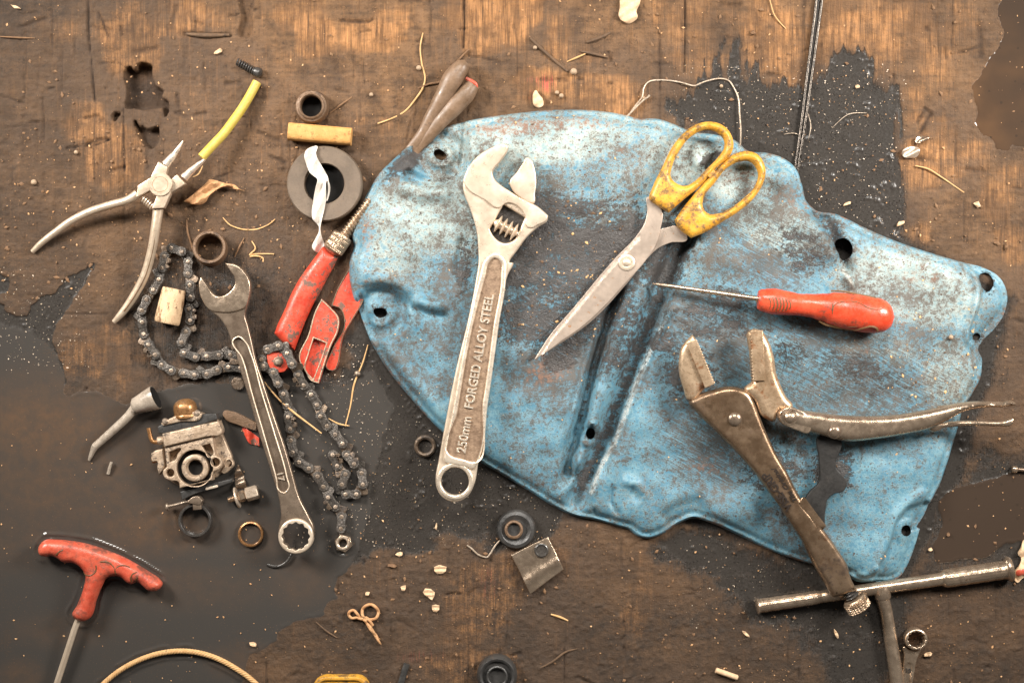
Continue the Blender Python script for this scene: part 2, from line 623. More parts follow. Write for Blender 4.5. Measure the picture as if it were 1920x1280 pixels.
left_oil = [(-300,505),(0,512),(18,520),(12,548),(-4,560),(8,580),(30,592),(52,588),(70,560),(105,548),(130,520),(165,500),(185,482),(165,520),(140,560),(112,600),(92,640),(120,690),(128,722),(80,735),(-300,720)]
under = [(640,640),(700,560),(900,240),(1500,330),(1900,560),(1800,900),(1700,1100),(1300,985),(1000,960),(760,790)]  # shadow below the cover, painted on the bench in tar colour
right_dark = [(1740,900),(1800,870),(1840,840),(1880,850),(1990,840),(1990,1120),(1900,1110),(1820,1100),(1730,1120),(1725,1010)]
low_cover_shade = [(1280,985),(1420,1030),(1700,1100),(1720,1120),(1700,1200),(1640,1300),(1560,1290),(1500,1180),(1410,1160),(1300,1080),(1220,1040)]  # cover's shadow beyond its lower edge, painted dark
oil = pm(pool, 7, 9, 30, 20, 21)
tar_shade = np.maximum(pm(glint, 30, 50, 60, 50, 22), pm(topo, 16, 30, 10, 60, 23, 5))
corner_m = pm(corner, 34, 30, 60, 40, 24)
tar_shade = np.maximum(tar_shade, .9*pm(left_oil, 3, 7, 16, 14, 27))
tar_shade = np.maximum(tar_shade, .85*pm(under, 22, 10, 40, 40, 29))  # the cover's shadow joins the tar mask
tar_shade = np.maximum(tar_shade, .95*pm(low_cover_shade, 45, 34, 60, 60, 31)*(.45 + .8*fbm(GX, GY, 120, 40, 33)))
tar_shade = np.maximum(tar_shade, .75*pm(right_dark, 40, 30, 60, 60, 36)*(.4 + .9*fbm(GX, GY, 90, 60, 37)))
tar_shade = np.maximum(tar_shade, .62*blobs([(1670,560,60,80,.0),(1760,330,20,60,.4),(420,560,140,110,.75),(340,600,120,150,.8),(500,500,60,60,.4),(60,450,70,60,.2),(660,480,50,90,.5),
        (150,460,90,40,.25),(1900,60,60,60,.3),(620,1225,90,30,.25),(20,110,60,60,.35),(540,650,90,70,.8),(420,700,150,90,.8),(1850,700,60,60,.4)], .6)*(.55 + .9*fbm(GX, GY, 70, 50, 34)))
# shallow, muddy part of the left pool
shallow = blobs([(90,800,150,90,.75),(60,900,120,80,.6),(290,985,110,50,.7),(180,930,120,70,.45),(30,1000,80,60,.4),(480,1010,60,40,.3),(220,860,140,50,.5),(360,1100,120,40,.3),(120,1180,90,30,.3),(560,1090,50,40,.4),(40,1270,40,30,.5),(460,1240,60,30,.4)], .7)
shallow = shallow*(.5 + .9*fbm(GX, GY, 110, 60, 41))
# brown water
water1 = [(1990,-60),(1878,-60),(1881,-10),(1868,32),(1884,60),(1872,90),(1852,118),(1838,142),(1822,162),(1824,182),(1833,210),(1828,232),(1842,255),(1862,262),(1868,282),(1890,281),(1900,272),(1990,284)]
water2 = [(1990,868),(1900,880),(1865,893),(1815,905),(1772,918),(1757,938),(1762,985),(1748,1020),(1752,1062),(1800,1052),(1850,1046),(1888,1020),(1990,1010)]
wsd = np.minimum(sdist(GX, GY, water1), sdist(GX, GY, water2) + 3) + (fbm(GX, GY, 18, 18, 61, 3) - .5)*10
water = 1 - sstep(-1.5, 1.5, wsd)
brk = sstep(.45, .7, fbm(GX, GY, 40, 40, 66, 3))
lip = np.exp(-((wsd + 3)/3.2)**2)*.45*brk
psd = sdist(GX, GY, pool) + (fbm(GX, GY, 30, 20, 21) - .5)*2*9
lip2 = np.exp(-((psd + 4)/3.0)**2)*1.1*brk
AH = crop(0, 960, 3.84)
head = spl(AH([(278,265),(290,230),(330,196),(400,194),(520,204),(650,230),(760,268),(870,310),(980,368),(1080,430),(1150,480),(1172,515),(1152,548),(1078,565),(1035,532),(945,515),(880,468),(800,462),(742,520),(700,620),(645,762),(612,780),(525,742),(560,660),(608,525),(618,455),(580,392),(462,360),(370,312),(288,302)]), True, 5)
hd_ = sdist(GX, GY, head)
cd_, _u = ldist(GX, GY, [(190,1285),(215,1263),(260,1237),(305,1223),(350,1220),(395,1229),(440,1251),(480,1281)])
rd_ = np.abs(np.hypot(GX - 368, GY - 975) - 32)
nd_ = np.hypot(GX - 645, GY - 1018) - 17
qd_ = np.abs(np.hypot(GX - 470, GY - 1001) - 23)
rings = 3.0*np.exp(-((hd_ - 7 - 5*fbm(GX, GY, 60, 60, 67, 2))/2.4)**2)*sstep(.35, .6, fbm(GX, GY, 50, 50, 68, 2))
for q_, w_ in ((cd_ - 12, 2.4), (rd_ - 7, 2.4), (nd_ - 6, 2.2), (qd_ - 8, 1.4)):
    rings = np.maximum(rings, w_*np.exp(-((q_)/2.2)**2)*sstep(.42, .62, fbm(GX, GY, 34, 34, 69, 2)))
lip2 = lip2 + 0.0

# holes torn through the top veneer, grain cracks, splinters
hole_a = spl([(236,131),(243,124),(252,131),(258,121),(282,122),(284,141),(292,163),(305,170),(303,182),(314,190),(316,206),(306,222),(290,214),(262,205),(250,203),(241,204),(240,170)], True, 3)
hole_b = spl([(254,226),(261,236),(268,238),(280,243),(295,238),(298,250),(294,270),(284,279),(272,270),(258,250)], True, 3)
hole_c = spl([(212,214),(226,212),(222,220),(216,228)], True, 3)
slot = spl([(452,-10),(474,-10),(472,30),(474,60),(466,72),(453,70),(454,30)], True, 3)
nz = (fbm(GX, GY, 9, 9, 71, 3) - .5)*6
pit = np.zeros(GX.shape)
for h, dep in ((hole_a, 27), (hole_b, 20), (hole_c, 14), (slot, 10)):
    pit = np.maximum(pit, dep*(1 - sstep(-2.0, 1.5, sdist(GX, GY, h) + nz*.5)))
crack = np.zeros(GX.shape)
for ln, w, dep in (([(165,-20),(166,60),(172,120),(178,190)], 1.6, 5), ([(231,205),(232,250),(233,320)], 1.3, 4), ([(870,-20),(871,40),(869,90)], 2.2, 5), ([(1237,60),(1238,130),(1236,215)], 1.5, 3.5),
                   ([(1284,-20),(1285,60),(1283,135)], 1.8, 5), ([(1236,60),(1237,240)], 1.4, 3), ([(1675,-20),(1676,330)], 1.6, 3), ([(1507,0),(1500,180)], 3.5, 2.5), ([(1096,120),(1095,190)], 1.4, 4),
                   ([(191,119),(220,117),(238,128)], 1.2, 3.5), ([(125,278),(180,272),(205,262)], 1.6, 4), ([(60,236),(10,240)], 1.5, 2), ([(633,1050),(634,1110)], 1.5, 3), ([(120,588),(200,589)], 1.5, 3), ([(1723,425),(1722,480)], 1.5, 3)):
    d, u = ldist(GX, GY, ln)
    d = d + (fbm(GX, GY, 8, 30, 77, 3) - .5)*3
    crack = np.maximum(crack, dep*np.exp(-(d/w)**2))
rs = np.random.default_rng(5)
fl = 1 - sstep(-3, 3, sdist(GX, GY, [(262,206),(305,200),(312,224),(292,240),(276,236)]))
pit = pit*(1 - fl*.9)
chips = np.zeros(GX.shape)
for i in range(250):
    cx, cy = rs.uniform(-30, 1950), rs.uniform(-20, 1300)
    L = rs.uniform(5, 34); w = rs.uniform(1.3, 4.2); a = rs.normal(0, .25) + (math.pi/2 if rs.random() < .3 else 0)
    ix0, ix1 = np.searchsorted(bx, (cx - L - 6, cx + L + 6)); iy0, iy1 = np.searchsorted(by, (cy - L - 6, cy + L + 6))
    X = GX[iy0:iy1, ix0:ix1] - cx; Y = GY[iy0:iy1, ix0:ix1] - cy
    u = X*math.cos(a) + Y*math.sin(a); v = -X*math.sin(a) + Y*math.cos(a) + (fbm(X + cx, Y + cy, 9, 9, 80, 2) - .5)*4
    k = np.exp(-(v/w)**2)*(1 - sstep(.7, 1.0, np.abs(u)/L))*rs.uniform(1.5, 4.5)
    chips[iy0:iy1, ix0:ix1] = np.maximum(chips[iy0:iy1, ix0:ix1], k)
for ln, w, dep in (([(345,62),(390,66),(430,66)], 3.5, 4.5), ([(160,222),(185,218),(190,224)], 3, 4), ([(165,270),(185,262),(202,262)], 3, 4.5), ([(330,212),(345,220),(384,212)], 3, 3.5), ([(333,180),(338,215)], 3, 4),
                   ([(1835,50),(1840,105)], 5, 4), ([(1812,318),(1850,322)], 4, 4), ([(1720,230),(1735,205),(1745,215),(1725,250)], 3.5, 4.5), ([(640,40),(690,42),(700,36)], 2.5, 4)):
    d, u = ldist(GX, GY, ln); d = d + (fbm(GX, GY, 9, 7, 81, 3) - .5)*5
    chips = np.maximum(chips, dep*np.exp(-(d/w)**2))
for i in range(170):
    cx, cy = rs.uniform(-20, 1940), rs.choice([rs.uniform(-30, 480), rs.uniform(-30, 480), rs.uniform(1020, 1300)])
    L = rs.uniform(14, 85); ix0, ix1 = np.searchsorted(bx, (cx - 12, cx + 12)); iy0, iy1 = np.searchsorted(by, (cy - L, cy + L))
    if ix1 - ix0 < 2 or iy1 - iy0 < 2: continue
    X = GX[iy0:iy1, ix0:ix1] - cx; Y = GY[iy0:iy1, ix0:ix1] - cy
    v = X + (fbm(X + cx, Y + cy, 14, 40, 83, 2) - .5)*7
    k = np.exp(-(v/1.5)**2)*(1 - sstep(.6, 1.0, np.abs(Y)/L))*rs.uniform(1.2, 3.2)
    chips[iy0:iy1, ix0:ix1] = np.maximum(chips[iy0:iy1, ix0:ix1], k)
dry = (1 - np.clip(oil + tar_shade, 0, 1))*(1 - water)
chips *= dry*(1 - np.clip(pit, 0, 1)*.7); crack *= (1 - water)*(1 - oil)

mud_h = (1 - bare_s)*(1.0 + 1.5*fbm(GX, GY, 90, 30, 8, 6, .68))
grain = (fbm(GX, GY, 5.5, 130, 9, 3) - .5)*1.8*(.35 + .65*bare_s)
clods = np.clip(fbm(GX, GY, 11, 9, 12, 3) - .62, 0, 1)*11*(1 - bare_s)
Z = mud_h + grain + clods*dry + (fbm(GX, GY, 7, 6, 13, 3) - .5)*2.0*dry - pit - crack - chips*dry
gl = np.clip(tar_shade, 0, 1)*(1 - oil)
Z = Z*(1 - gl*.85) + gl*((fbm(GX, GY, 60, 50, 15, 3) - .5)*1.0 + np.clip(vnoise(GX, GY, 5.4, 5.4, 16)*.6 + vnoise(GX, GY, 22, 22, 18)*.4 - .70, 0, 1)*16)
Z = Z*(1 - oil) + oil*1.8 + lip2*(1 - sstep(10, 14, np.abs(psd)))*oil + rings*oil
Z = Z*(1 - water) + water*(2.4 + lip)
nv, nu = GX.shape
V = np.column_stack([((GX - 960)*S).ravel(), ((640 - GY)*S).ravel(), (Z*S).ravel()])
idx = np.arange(nv*nu).reshape(nv, nu)
F = np.stack([idx[1:, :-1], idx[1:, 1:], idx[:-1, 1:], idx[:-1, :-1]], -1).reshape(-1, 4)
me = bpy.data.meshes.new('workbench_top')
me.vertices.add(len(V)); me.vertices.foreach_set('co', V.ravel())
me.loops.add(F.size); me.loops.foreach_set('vertex_index', F.ravel().astype(np.int32))
me.polygons.add(len(F)); me.polygons.foreach_set('loop_start', np.arange(0, F.size, 4, dtype=np.int32))
me.update(calc_edges=True)
me.shade_smooth()
def vattr(me, name, a, b, c):
    at = me.attributes.new(name, 'FLOAT_COLOR', 'POINT')
    at.data.foreach_set('color', np.column_stack([np.ravel(a), np.ravel(b), np.ravel(c), np.ones(np.size(a))]).astype(np.float32).ravel())
vattr(me, 'cover', bare_s, np.clip(oil, 0, 1), np.clip(tar_shade, 0, 1))
vattr(me, 'cover_two', water, np.clip(shallow, 0, 1), np.clip((pit*.02) + (crack*.18) + (chips*.14*dry), 0, 1))
damp_shade = blobs([(430,560,260,170,.9),(560,470,140,120,.6),(330,440,120,80,.6),(80,430,150,90,.5),(60,600,160,110,.7),(250,690,150,60,.4),(700,440,60,160,.8),(1180,1130,420,150,.45),(760,1200,300,110,.5),(1840,760,120,200,.7),(1800,1200,200,120,.5),(60,60,240,120,.8),(1560,1180,240,110,.9),(1400,1200,200,90,.6),(60,1240,200,90,.6)], .8)*(.5 + .8*fbm(GX, GY, 90, 60, 95, 4))
damp_shade = np.maximum(damp_shade, .85*np.exp(-np.maximum(psd, 0)/70.0)*(.55 + .8*fbm(GX, GY, 60, 40, 96, 4)))
edge_shade = np.clip(sstep(430, 960, np.hypot((GX - 1080)*.80, (GY - 330)*1.06)), 0, 1)*(.5 + .9*fbm(GX, GY, 130, 90, 97, 4))  # vignette: bench colour darkened away from the lit middle
damp_shade = np.maximum(damp_shade, .95*edge_shade)
damp_shade = np.maximum(damp_shade, .8*(1 - sstep(-4, 30, sdist(GX, GY, water2)))*(GX > 1600))
damp_shade = np.maximum(damp_shade, 1.0*corner_m)  # top left corner coloured darker
gfr = np.maximum(np.exp(-np.maximum(np.minimum(sdist(GX, GY, topo), sdist(GX, GY, left_oil)), 0)/40.0), np.exp(-np.maximum(sdist(GX, GY, under), 0)/60.0))  # darker fringe round the tar and the cover's painted shadow
damp_shade = np.maximum(damp_shade, .8*gfr*(.4 + 1.0*fbm(GX, GY, 40, 60, 98, 4)))
vattr(me, 'cover_three', blobs([(1025,155,14,16,1),(1010,150,20,6,.5),(993,178,7,8,.8),(915,1095,16,26,.45),(790,1230,40,10,.25)], .6), fbm(GX, GY, 300, 220, 90, 3), np.clip(damp_shade, 0, 1))
bench = bpy.data.objects.new('workbench_top', me)
col.objects.link(bench)
tag(bench, 'rough wooden bench top smeared with mud and black oil', None, None, 'structure')

n = NT('oily_bench_wood')
r_, g_, b_ = n.attr('cover'); w_, sh_, pt_ = n.attr('cover_two'); red_, big_, damp_shade_ = n.attr('cover_three')
gr1 = n.noise(1.0, 5, .65, n.map((.14, .008, .1)))
gr2 = n.noise(1.0, 4, .7, n.map((.5, .018, .1)))
cross = n.noise(1.0, 5, .72, n.map((.010, .11, .1)))
fine = n.noise(.34, 5, .75)
mid = n.noise(.045, 6, .68)
wide = n.noise(.011, 6, .62)
wood = n.mix(n.step(n.math('ADD', n.math('MULTIPLY', gr1, .6), n.math('MULTIPLY', gr2, .4)), .34, .66), rgb(100, 72, 50, .8), rgb(206, 150, 98, .86))
wood = n.mix(n.step(wide, .42, .58, .75, 0), wood, rgb(112, 84, 60, .76))
wood = n.mix(n.step(gr1, .30, .42, .6, 0), wood, rgb(84, 62, 44, .74))
wood = n.mix(n.step(mid, .46, .70, 0, .65), wood, rgb(116, 84, 58, .74))
mudc = n.mix(n.step(n.math('ADD', n.math('MULTIPLY', wide, .4), n.math('ADD', n.math('MULTIPLY', mid, .35), n.math('MULTIPLY', cross, .25))), .38, .62), rgb(84, 65, 49, .76), rgb(136, 104, 75, .80))
mudc = n.mix(n.step(big_, .44, .60, 0, .45), mudc, rgb(100, 82, 68, .78))
mudc = n.mix(n.step(n.math('ADD', n.math('MULTIPLY', gr1, .55), n.math('MULTIPLY', gr2, .45)), .50, .68, 0, .34), mudc, rgb(160, 116, 76, .8))
mudc = n.mix(n.step(fine, .57, .72, 0, .55), mudc, rgb(160, 122, 84, .75))
mudc = n.mix(n.step(n.noise(.16, 5, .78), .55, .68, 0, .75), mudc, rgb(62, 50, 42, .7))
bf = n.math('ADD', r_, n.math('MULTIPLY', n.math('ADD', n.math('MULTIPLY', gr2, .35), n.math('ADD', n.math('MULTIPLY', cross, .30), n.math('ADD', n.math('MULTIPLY', mid, .2), n.math('MULTIPLY', wide, .15)))), 1.6))
c = n.mix(n.step(bf, .92, 1.86, .02, .92), mudc, wood)
c = n.mix(n.math('MULTIPLY', red_, n.step(gr2, .5, .6, 0, .9)), c, rgb(222, 96, 88, .8))
c = n.mix(n.math('MULTIPLY', damp_shade_, n.step(n.math('ADD', n.math('MULTIPLY', mid, .6), n.math('MULTIPLY', fine, .4)), .34, .62, .45, 1.0)), c, rgb(66, 56, 48, .74))
c = n.mix(pt_, c, rgb(56, 44, 37, .6))
# oil and the cover's painted shade: black, broken by grit
of = n.math('ADD', g_, 0.0)
grit = n.noise(.20, 5, .75)
ogf = n.step(n.math('ADD', b_, n.math('MULTIPLY', n.math('SUBTRACT', n.math('ADD', n.math('MULTIPLY', n.noise(.06, 6, .78), .6), n.math('MULTIPLY', gr2, .4)), .5), 1.7)), .22, .70, 0, .97)
oilc = n.mix(n.math('MULTIPLY', sh_, n.step(mid, .3, .7, .4, 1.0)), rgb(62, 59, 56, 1.0), rgb(96, 75, 58, .9))
oilc = n.mix(n.step(grit, .66, .72, 0, .35), oilc, rgb(130, 100, 74, .6))
oilc = n.mix(n.step(n.math('ADD', n.math('MULTIPLY', fine, .6), n.math('MULTIPLY', wide, .4)), .54, .66, 0, .55), oilc, rgb(88, 71, 57, .8))
oilc = n.mix(n.step(n.noise(.5, 2, .5), .68, .74, 0, .5), oilc, rgb(150, 112, 78, .8))
c = n.mix(ogf, c, n.mix(n.step(grit, .64, .74, 0, .5), rgb(52, 49, 46, 1.0), rgb(104, 80, 60, .7)))
c = n.mix(n.step(of, .4, .6), c, oilc)
# brown water
watc = n.mix(n.step(n.noise(.012, 3, .5), .35, .65), rgb(84, 64, 48, .8), rgb(108, 80, 56, .8))
watc = n.mix(n.step(damp_shade_, .1, .6), watc, rgb(70, 58, 49, .72))
watc = n.mix(n.step(n.voro(.045), .10, .14, .85, 0), watc, rgb(64, 54, 46, .7))
c = n.mix(n.step(w_, .4, .6), c, watc)
wet = n.math('MAXIMUM', n.step(of, .4, .6), n.step(w_, .4, .6))
rough = n.fmix(ogf, n.lin(n.noise(.05, 4), .35, .65, .55, .85), n.lin(grit, .35, .65, .16, .34))
rough = n.fmix(wet, rough, .055)
hgt = n.math('ADD', n.math('MULTIPLY', fine, .8), n.math('ADD', n.math('MULTIPLY', n.noise(.12, 5, .7), 1.2), n.math('MULTIPLY', gr2, n.math('MULTIPLY', r_, .9))))
ghgt = n.math('ADD', n.math('MULTIPLY', n.noise(.03, 2, .5), .3), n.math('MULTIPLY', n.step(n.math('ADD', n.math('MULTIPLY', n.noise(.34, 3, .7), .72), n.math('MULTIPLY', n.noise(.03, 4, .65), .28)), .585, .66), 2.2))
hgt = n.fmix(ogf, hgt, ghgt)
bst = n.fmix(wet, n.fmix(ogf, .85, .95), .02)
n.set(color=c, rough=rough, normal=n.bump(hgt, bst, 2.6), spec=n.fmix(wet, n.fmix(ogf, .22, .24), .5))
me.materials.append(n.m)

# ---------------------------------------------------------------- the blue pressed metal cover
COVER = spl([(735,300),(770,270),(810,248),(860,230),(905,221),(960,213),(1030,206),(1090,205),(1150,210),(1182,217),(1200,222,1),(1230,221),(1265,232),(1300,246),(1345,252),(1380,262),
 (1405,282),(1440,286),(1470,295),(1492,312),(1505,345),(1515,378),(1530,392),(1570,402),(1620,425),(1680,450),(1750,475),(1800,490),(1850,502),(1880,520),(1894,552),(1888,588),
 (1868,618),(1848,638),(1839,655),(1846,672),(1843,700),(1826,738),(1810,764),(1800,800),(1787,840),(1774,880),(1764,908),(1748,940),(1736,968),(1722,990,1),(1729,994,1),(1718,1030),(1705,1062),
 (1690,1084),(1668,1092),(1640,1091),(1610,1090),(1590,1079),(1550,1065),(1500,1051),(1440,1029),(1380,1000),(1330,978),(1300,971),(1274,981),(1240,1003),(1215,1010),(1193,1003),(1182,994),(1165,989),
 (1120,976),(1080,968),(1040,950),(1000,925),(950,895),(900,865),(860,835),(810,790),(765,740),(725,690),(695,640),(675,590),(660,545),(655,500),(658,480),(664,462),(660,440),(672,410),(678,385),(695,350),(713,322)], True, 4)
c_holes = [spl([(813,284),(822,279),(832,284),(837,293),(830,300),(820,297)], True, 3), spl([(700,581),(712,577),(724,581),(725,588),(716,595),(704,592)], True, 3),
           spl([(1567,452),(1580,447),(1596,462),(1594,480),(1582,488),(1570,472)], True, 3), spl([(1840,515),(1855,511),(1866,522),(1864,537),(1852,547),(1844,540)], True, 3),
           circ(1835, 631, 9, 14, 7), circ(1107, 812, 9, 16, 11), circ(1701, 995, 10.5, 18)]
CZ = 36.0
def cover_z(x, y):
    x = np.asarray(x, float); y = np.asarray(y, float)
    d = -sdist(x, y, COVER)
    z = 12 + (CZ - 12)*(1 - np.exp(-np.maximum(d, 0)/17.0))
    z = z + 2.6*np.exp(-((d - 3.5)/2.4)**2)                                  # rolled rim
    z = z - 3.2*np.exp(-((d - 10)/4.5)**2)
    z0_ = z.copy()
    def dip(line, w, a, fade=None):
        q, u = ldist(x, y, line)
        k = np.exp(-np.abs(q/(w*1.02))**2.6)
        if fade: k = k*sstep(0, fade, u)*(1 - sstep(1 - fade, 1, u))
        return a*k
    def plate(poly, soft, a):
        return a*(1 - sstep(-soft, soft, sdist(x, y, poly)))
    # channel with the raised tongue
    z = z + dip([(1320,380),(1270,470),(1232,565),(1200,660),(1165,745),(1140,815),(1120,860),(1085,930),(1070,965)], 19, -24, .12)
    z = z + dip([(1265,560),(1232,625),(1205,690),(1178,760),(1155,820),(1125,875),(1100,950)], 8, 9, .08)
    z = z + dip([(1170,520),(1140,590),(1112,690),(1095,760),(1072,850),(1052,930)], 11, -15, .15)
    z = z + dip([(1180,540),(1150,640),(1120,740),(1107,812)], 13, 5, .1)
    z = z + dip([(1150,560),(1112,640),(1090,710),(1072,780),(1050,850)], 8, 6, .2)
    z = z + 8*np.exp(-(((x - 1082)/13)**2 + ((y - 865)/17)**2)) - 5*np.exp(-(((x - 1070)/14)**2 + ((y - 892)/12)**2))
    r = np.hypot(x - 1107, y - 812); z = z + 4*np.exp(-((r - 20)/6)**2) - 3*np.exp(-(r/10)**2)
    # upper left boss
    r = np.hypot(x - 824, (y - 290)*1.15)
    z = z - 13*(1 - sstep(38, 62, r)) + 6*np.exp(-((r - 20)/8)**2)
    z = z + dip([(752,322),(790,338),(830,342),(866,325)], 11, -10, .15) + dip([(740,345),(790,364),(850,362)], 14, 5, .2)
    z = z + dip([(866,225),(872,262),(868,300),(866,330)], 6, -6) + dip([(884,240),(888,270),(884,310)], 10, 4, .2)
    # lower left boss
    r = np.hypot((x - 712)*1.0, (y - 590)*1.1)
    z = z - 11*(1 - sstep(42, 60, r)) + 4*np.exp(-((r - 20)/7)**2)
    z = z + dip([(676,545),(710,540),(745,548),(768,580)], 9, -6, .1) + dip([(768,572),(802,590),(842,597)], 6, -5, .15) + dip([(770,560),(810,572),(850,575)], 10, 6, .25)
    z = z + dip([(690,520),(740,525),(790,560)], 12, 5, .3) + dip([(868,440),(862,480),(848,520)], 9, -5, .2)
    z = z + plate([(660,420),(700,380),(760,400),(780,480),(740,530),(680,520)], 40, 6)
    z = z + dip([(700,620),(760,700),(830,780),(920,860)], 14, 4, .2)
    # dents of the lower middle
    z = z + dip([(1150,905),(1146,940),(1162,970)], 5, -3.5, .2) + dip([(1162,898),(1192,906),(1214,938)], 9, 4, .25) + dip([(1176,922),(1195,926),(1206,936)], 14, -3.5, .25)
    z = z + dip([(1110,950),(1122,968),(1148,975)], 5, -3, .2) + dip([(1235,980),(1275,955),(1330,940)], 16, -5, .2) + dip([(1300,965),(1380,950),(1440,950)], 30, 5, .3)
    z = z + dip([(1330,330),(1350,300),(1372,290)], 12, -10, .2) + dip([(1310,265),(1300,290),(1310,320)], 10, 4, .2)
    # right hand creases
    z = z + dip([(1525,390),(1552,425),(1572,470),(1590,520)], 12, -12, .1) + dip([(1560,460),(1582,510),(1598,545)], 9, 7, .2) + dip([(1480,400),(1540,440),(1560,500)], 24, 4, .3)
    z = z + dip([(1385,300),(1440,330),(1490,340)], 18, 6, .3)
    # step down to the tab at right
    tab = [(1806,488),(1823,500),(1836,525),(1840,550),(1832,580),(1822,600),(1816,618),(1818,650),(1830,690),(1920,690),(1920,480)]
    z = z + plate(tab, 5, -9)
    z = z + dip([(1800,488),(1822,512),(1830,545),(1820,590),(1810,622),(1812,652)], 6, 3.5, .1)
    z = z + dip([(1822,640),(1832,665),(1836,690)], 5, 6, .1)
    # lower right corner tab
    ctab = [(1640,1100),(1648,1060),(1668,1020),(1678,980),(1700,952),(1735,940),(1790,960),(1740,1100)]
    z = z + plate(ctab, 6, -8) + dip([(1632,1075),(1645,1045),(1662,1005),(1675,965),(1700,940),(1738,915)], 8, 4, .1)
    z = z + dip([(1590,1080),(1625,1078),(1650,1060)], 7, 4, .1)
    r = np.hypot(x - 1701, y - 995); z = z + 2.5*np.exp(-((r - 17)/4)**2)
    z = z0_ + (z - z0_)*1.6
    z = z + (fbm(x, y, 120, 110, 101, 3) - .5)*20 + (fbm(x, y, 34, 30, 103, 2) - .5)*2.2
    return np.maximum(z, 5.0)

def hatch(x, y, ang, w, l, seed):
    c, s = math.cos(ang), math.sin(ang)
    return fbm(x*c + y*s, -x*s + y*c, l, w, seed, 3)
mb = MB()
rim = inset(COVER, 3.0); rim2 = inset(COVER, 7.0)
ex = [p for q in (1.5, 3.2, 5.2, 8.0) for p in inset(COVER, q)]
ex = [p for p, d in zip(ex, alld([p[0] for p in ex], [p[1] for p in ex], COVER, c_holes)) if d > 1.0]
ex += list(inner(COVER, c_holes, 3.5, 9.0))
mb.fill([COVER] + c_holes, cover_z, ex)
top_n = len(mb.v)
a = np.array(COVER); ca = cover_z(a[:, 0], a[:, 1])
o2 = inset(COVER, -1.2)
mb.ring([[(p[0], p[1], z) for p, z in zip(COVER, ca)], [(p[0], p[1], z - 2.5) for p, z in zip(o2, ca)], [(p[0], p[1], z - 7) for p, z in zip(inset(COVER, .5), ca)], [(p[0], p[1], z - 7) for p, z in zip(inset(COVER, 4), ca)]])
for h in c_holes:
    q = np.array(h); hz = cover_z(q[:, 0], q[:, 1])
    mb.ring([[(p[0], p[1], z) for p, z in zip(h, hz)], [(p[0], p[1], z - 3) for p, z in zip(inset(h, -.4), hz)]])

# paint, worn places, grime, dark creases and painted highlights of the cover
n = NT('worn_blue_paint')
wr_, gm_, rs_ = n.attr('wear_sheen'); sc_, dk_, br_ = n.attr('scratch_dark_highlight')
t1 = n.noise(.02, 6, .7); t2 = n.noise(.11, 6, .72); t3 = n.noise(.42, 4, .65)
scr = n.noise(1.0, 3, .6, n.rotmap(math.radians(28), (.03, .42, .1)))
scr2 = n.noise(1.0, 4, .65, n.rotmap(math.radians(-62), (.022, .30, .1)))
blue = n.mix(n.step(t2, .35, .65), rgb(80, 128, 150, .86), rgb(124, 164, 176, .88))
pale = n.mix(n.step(t2, .35, .65), rgb(138, 164, 168, .86), rgb(190, 196, 186, .86))
wf = n.step(n.math('ADD', wr_, n.math('MULTIPLY', n.math('SUBTRACT', n.math('ADD', n.math('MULTIPLY', t1, .35), n.math('MULTIPLY', t2, .65)), .5), 2.4)), .2, .8)
c = n.mix(wf, blue, pale)
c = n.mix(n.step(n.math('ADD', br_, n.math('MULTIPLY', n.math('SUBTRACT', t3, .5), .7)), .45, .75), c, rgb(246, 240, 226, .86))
gmix = n.math('ADD', n.math('MULTIPLY', t2, .55), n.math('ADD', n.math('MULTIPLY', t3, .25), n.math('MULTIPLY', n.fmix(sc_, t1, scr), .40)))
gf = n.step(n.math('ADD', gm_, n.math('MULTIPLY', n.math('SUBTRACT', gmix, .6), 5.0)), .14, .98, 0, .92)
c = n.mix(gf, c, n.mix(n.step(t1, .4, .6), rgb(56, 55, 53, .85), rgb(80, 71, 63, .85)))
sp = n.math('MULTIPLY', n.step(n.voro(.16), .16, .26, 1, 0), n.step(n.noise(.06, 4), .44, .58))
sp2 = n.math('MULTIPLY', n.step(n.voro(.06), .10, .15, 1, 0), n.step(n.noise(.03, 3), .46, .55))
stk = n.noise(1.0, 5, .72, n.map((.02, .085, .1)))
c = n.mix(n.math('MULTIPLY', n.math('MAXIMUM', sp, sp2), .85), c, rgb(84, 62, 48, .8))
rf = n.step(n.math('ADD', rs_, n.math('MULTIPLY', n.math('SUBTRACT', t2, .5), 1.6)), .42, .8, 0, .8)
c = n.mix(rf, c, rgb(140, 102, 82, .85))
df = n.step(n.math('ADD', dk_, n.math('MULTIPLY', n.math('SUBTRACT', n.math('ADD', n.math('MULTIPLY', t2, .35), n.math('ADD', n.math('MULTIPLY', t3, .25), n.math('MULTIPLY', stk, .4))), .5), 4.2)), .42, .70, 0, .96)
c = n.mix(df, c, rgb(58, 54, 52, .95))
lines = n.math('MULTIPLY', n.step(scr, .60, .72), n.math('MULTIPLY', sc_, .55))
c = n.mix(lines, c, rgb(118, 178, 206, .85))
rough = n.fmix(gf, n.lin(t2, .3, .7, .33, .5), .62)
rough = n.fmix(df, rough, n.lin(t3, .35, .65, .22, .6))
hb = n.math('ADD', n.math('MULTIPLY', t3, .5), n.math('ADD', n.math('MULTIPLY', gf, .5), n.math('MULTIPLY', df, n.math('MULTIPLY', n.noise(.18, 3, .7), 2.2))))
n.set(color=c, rough=rough, normal=n.bump(hb, .6, 1.8), spec=.5)
MAT_COVER = n.m

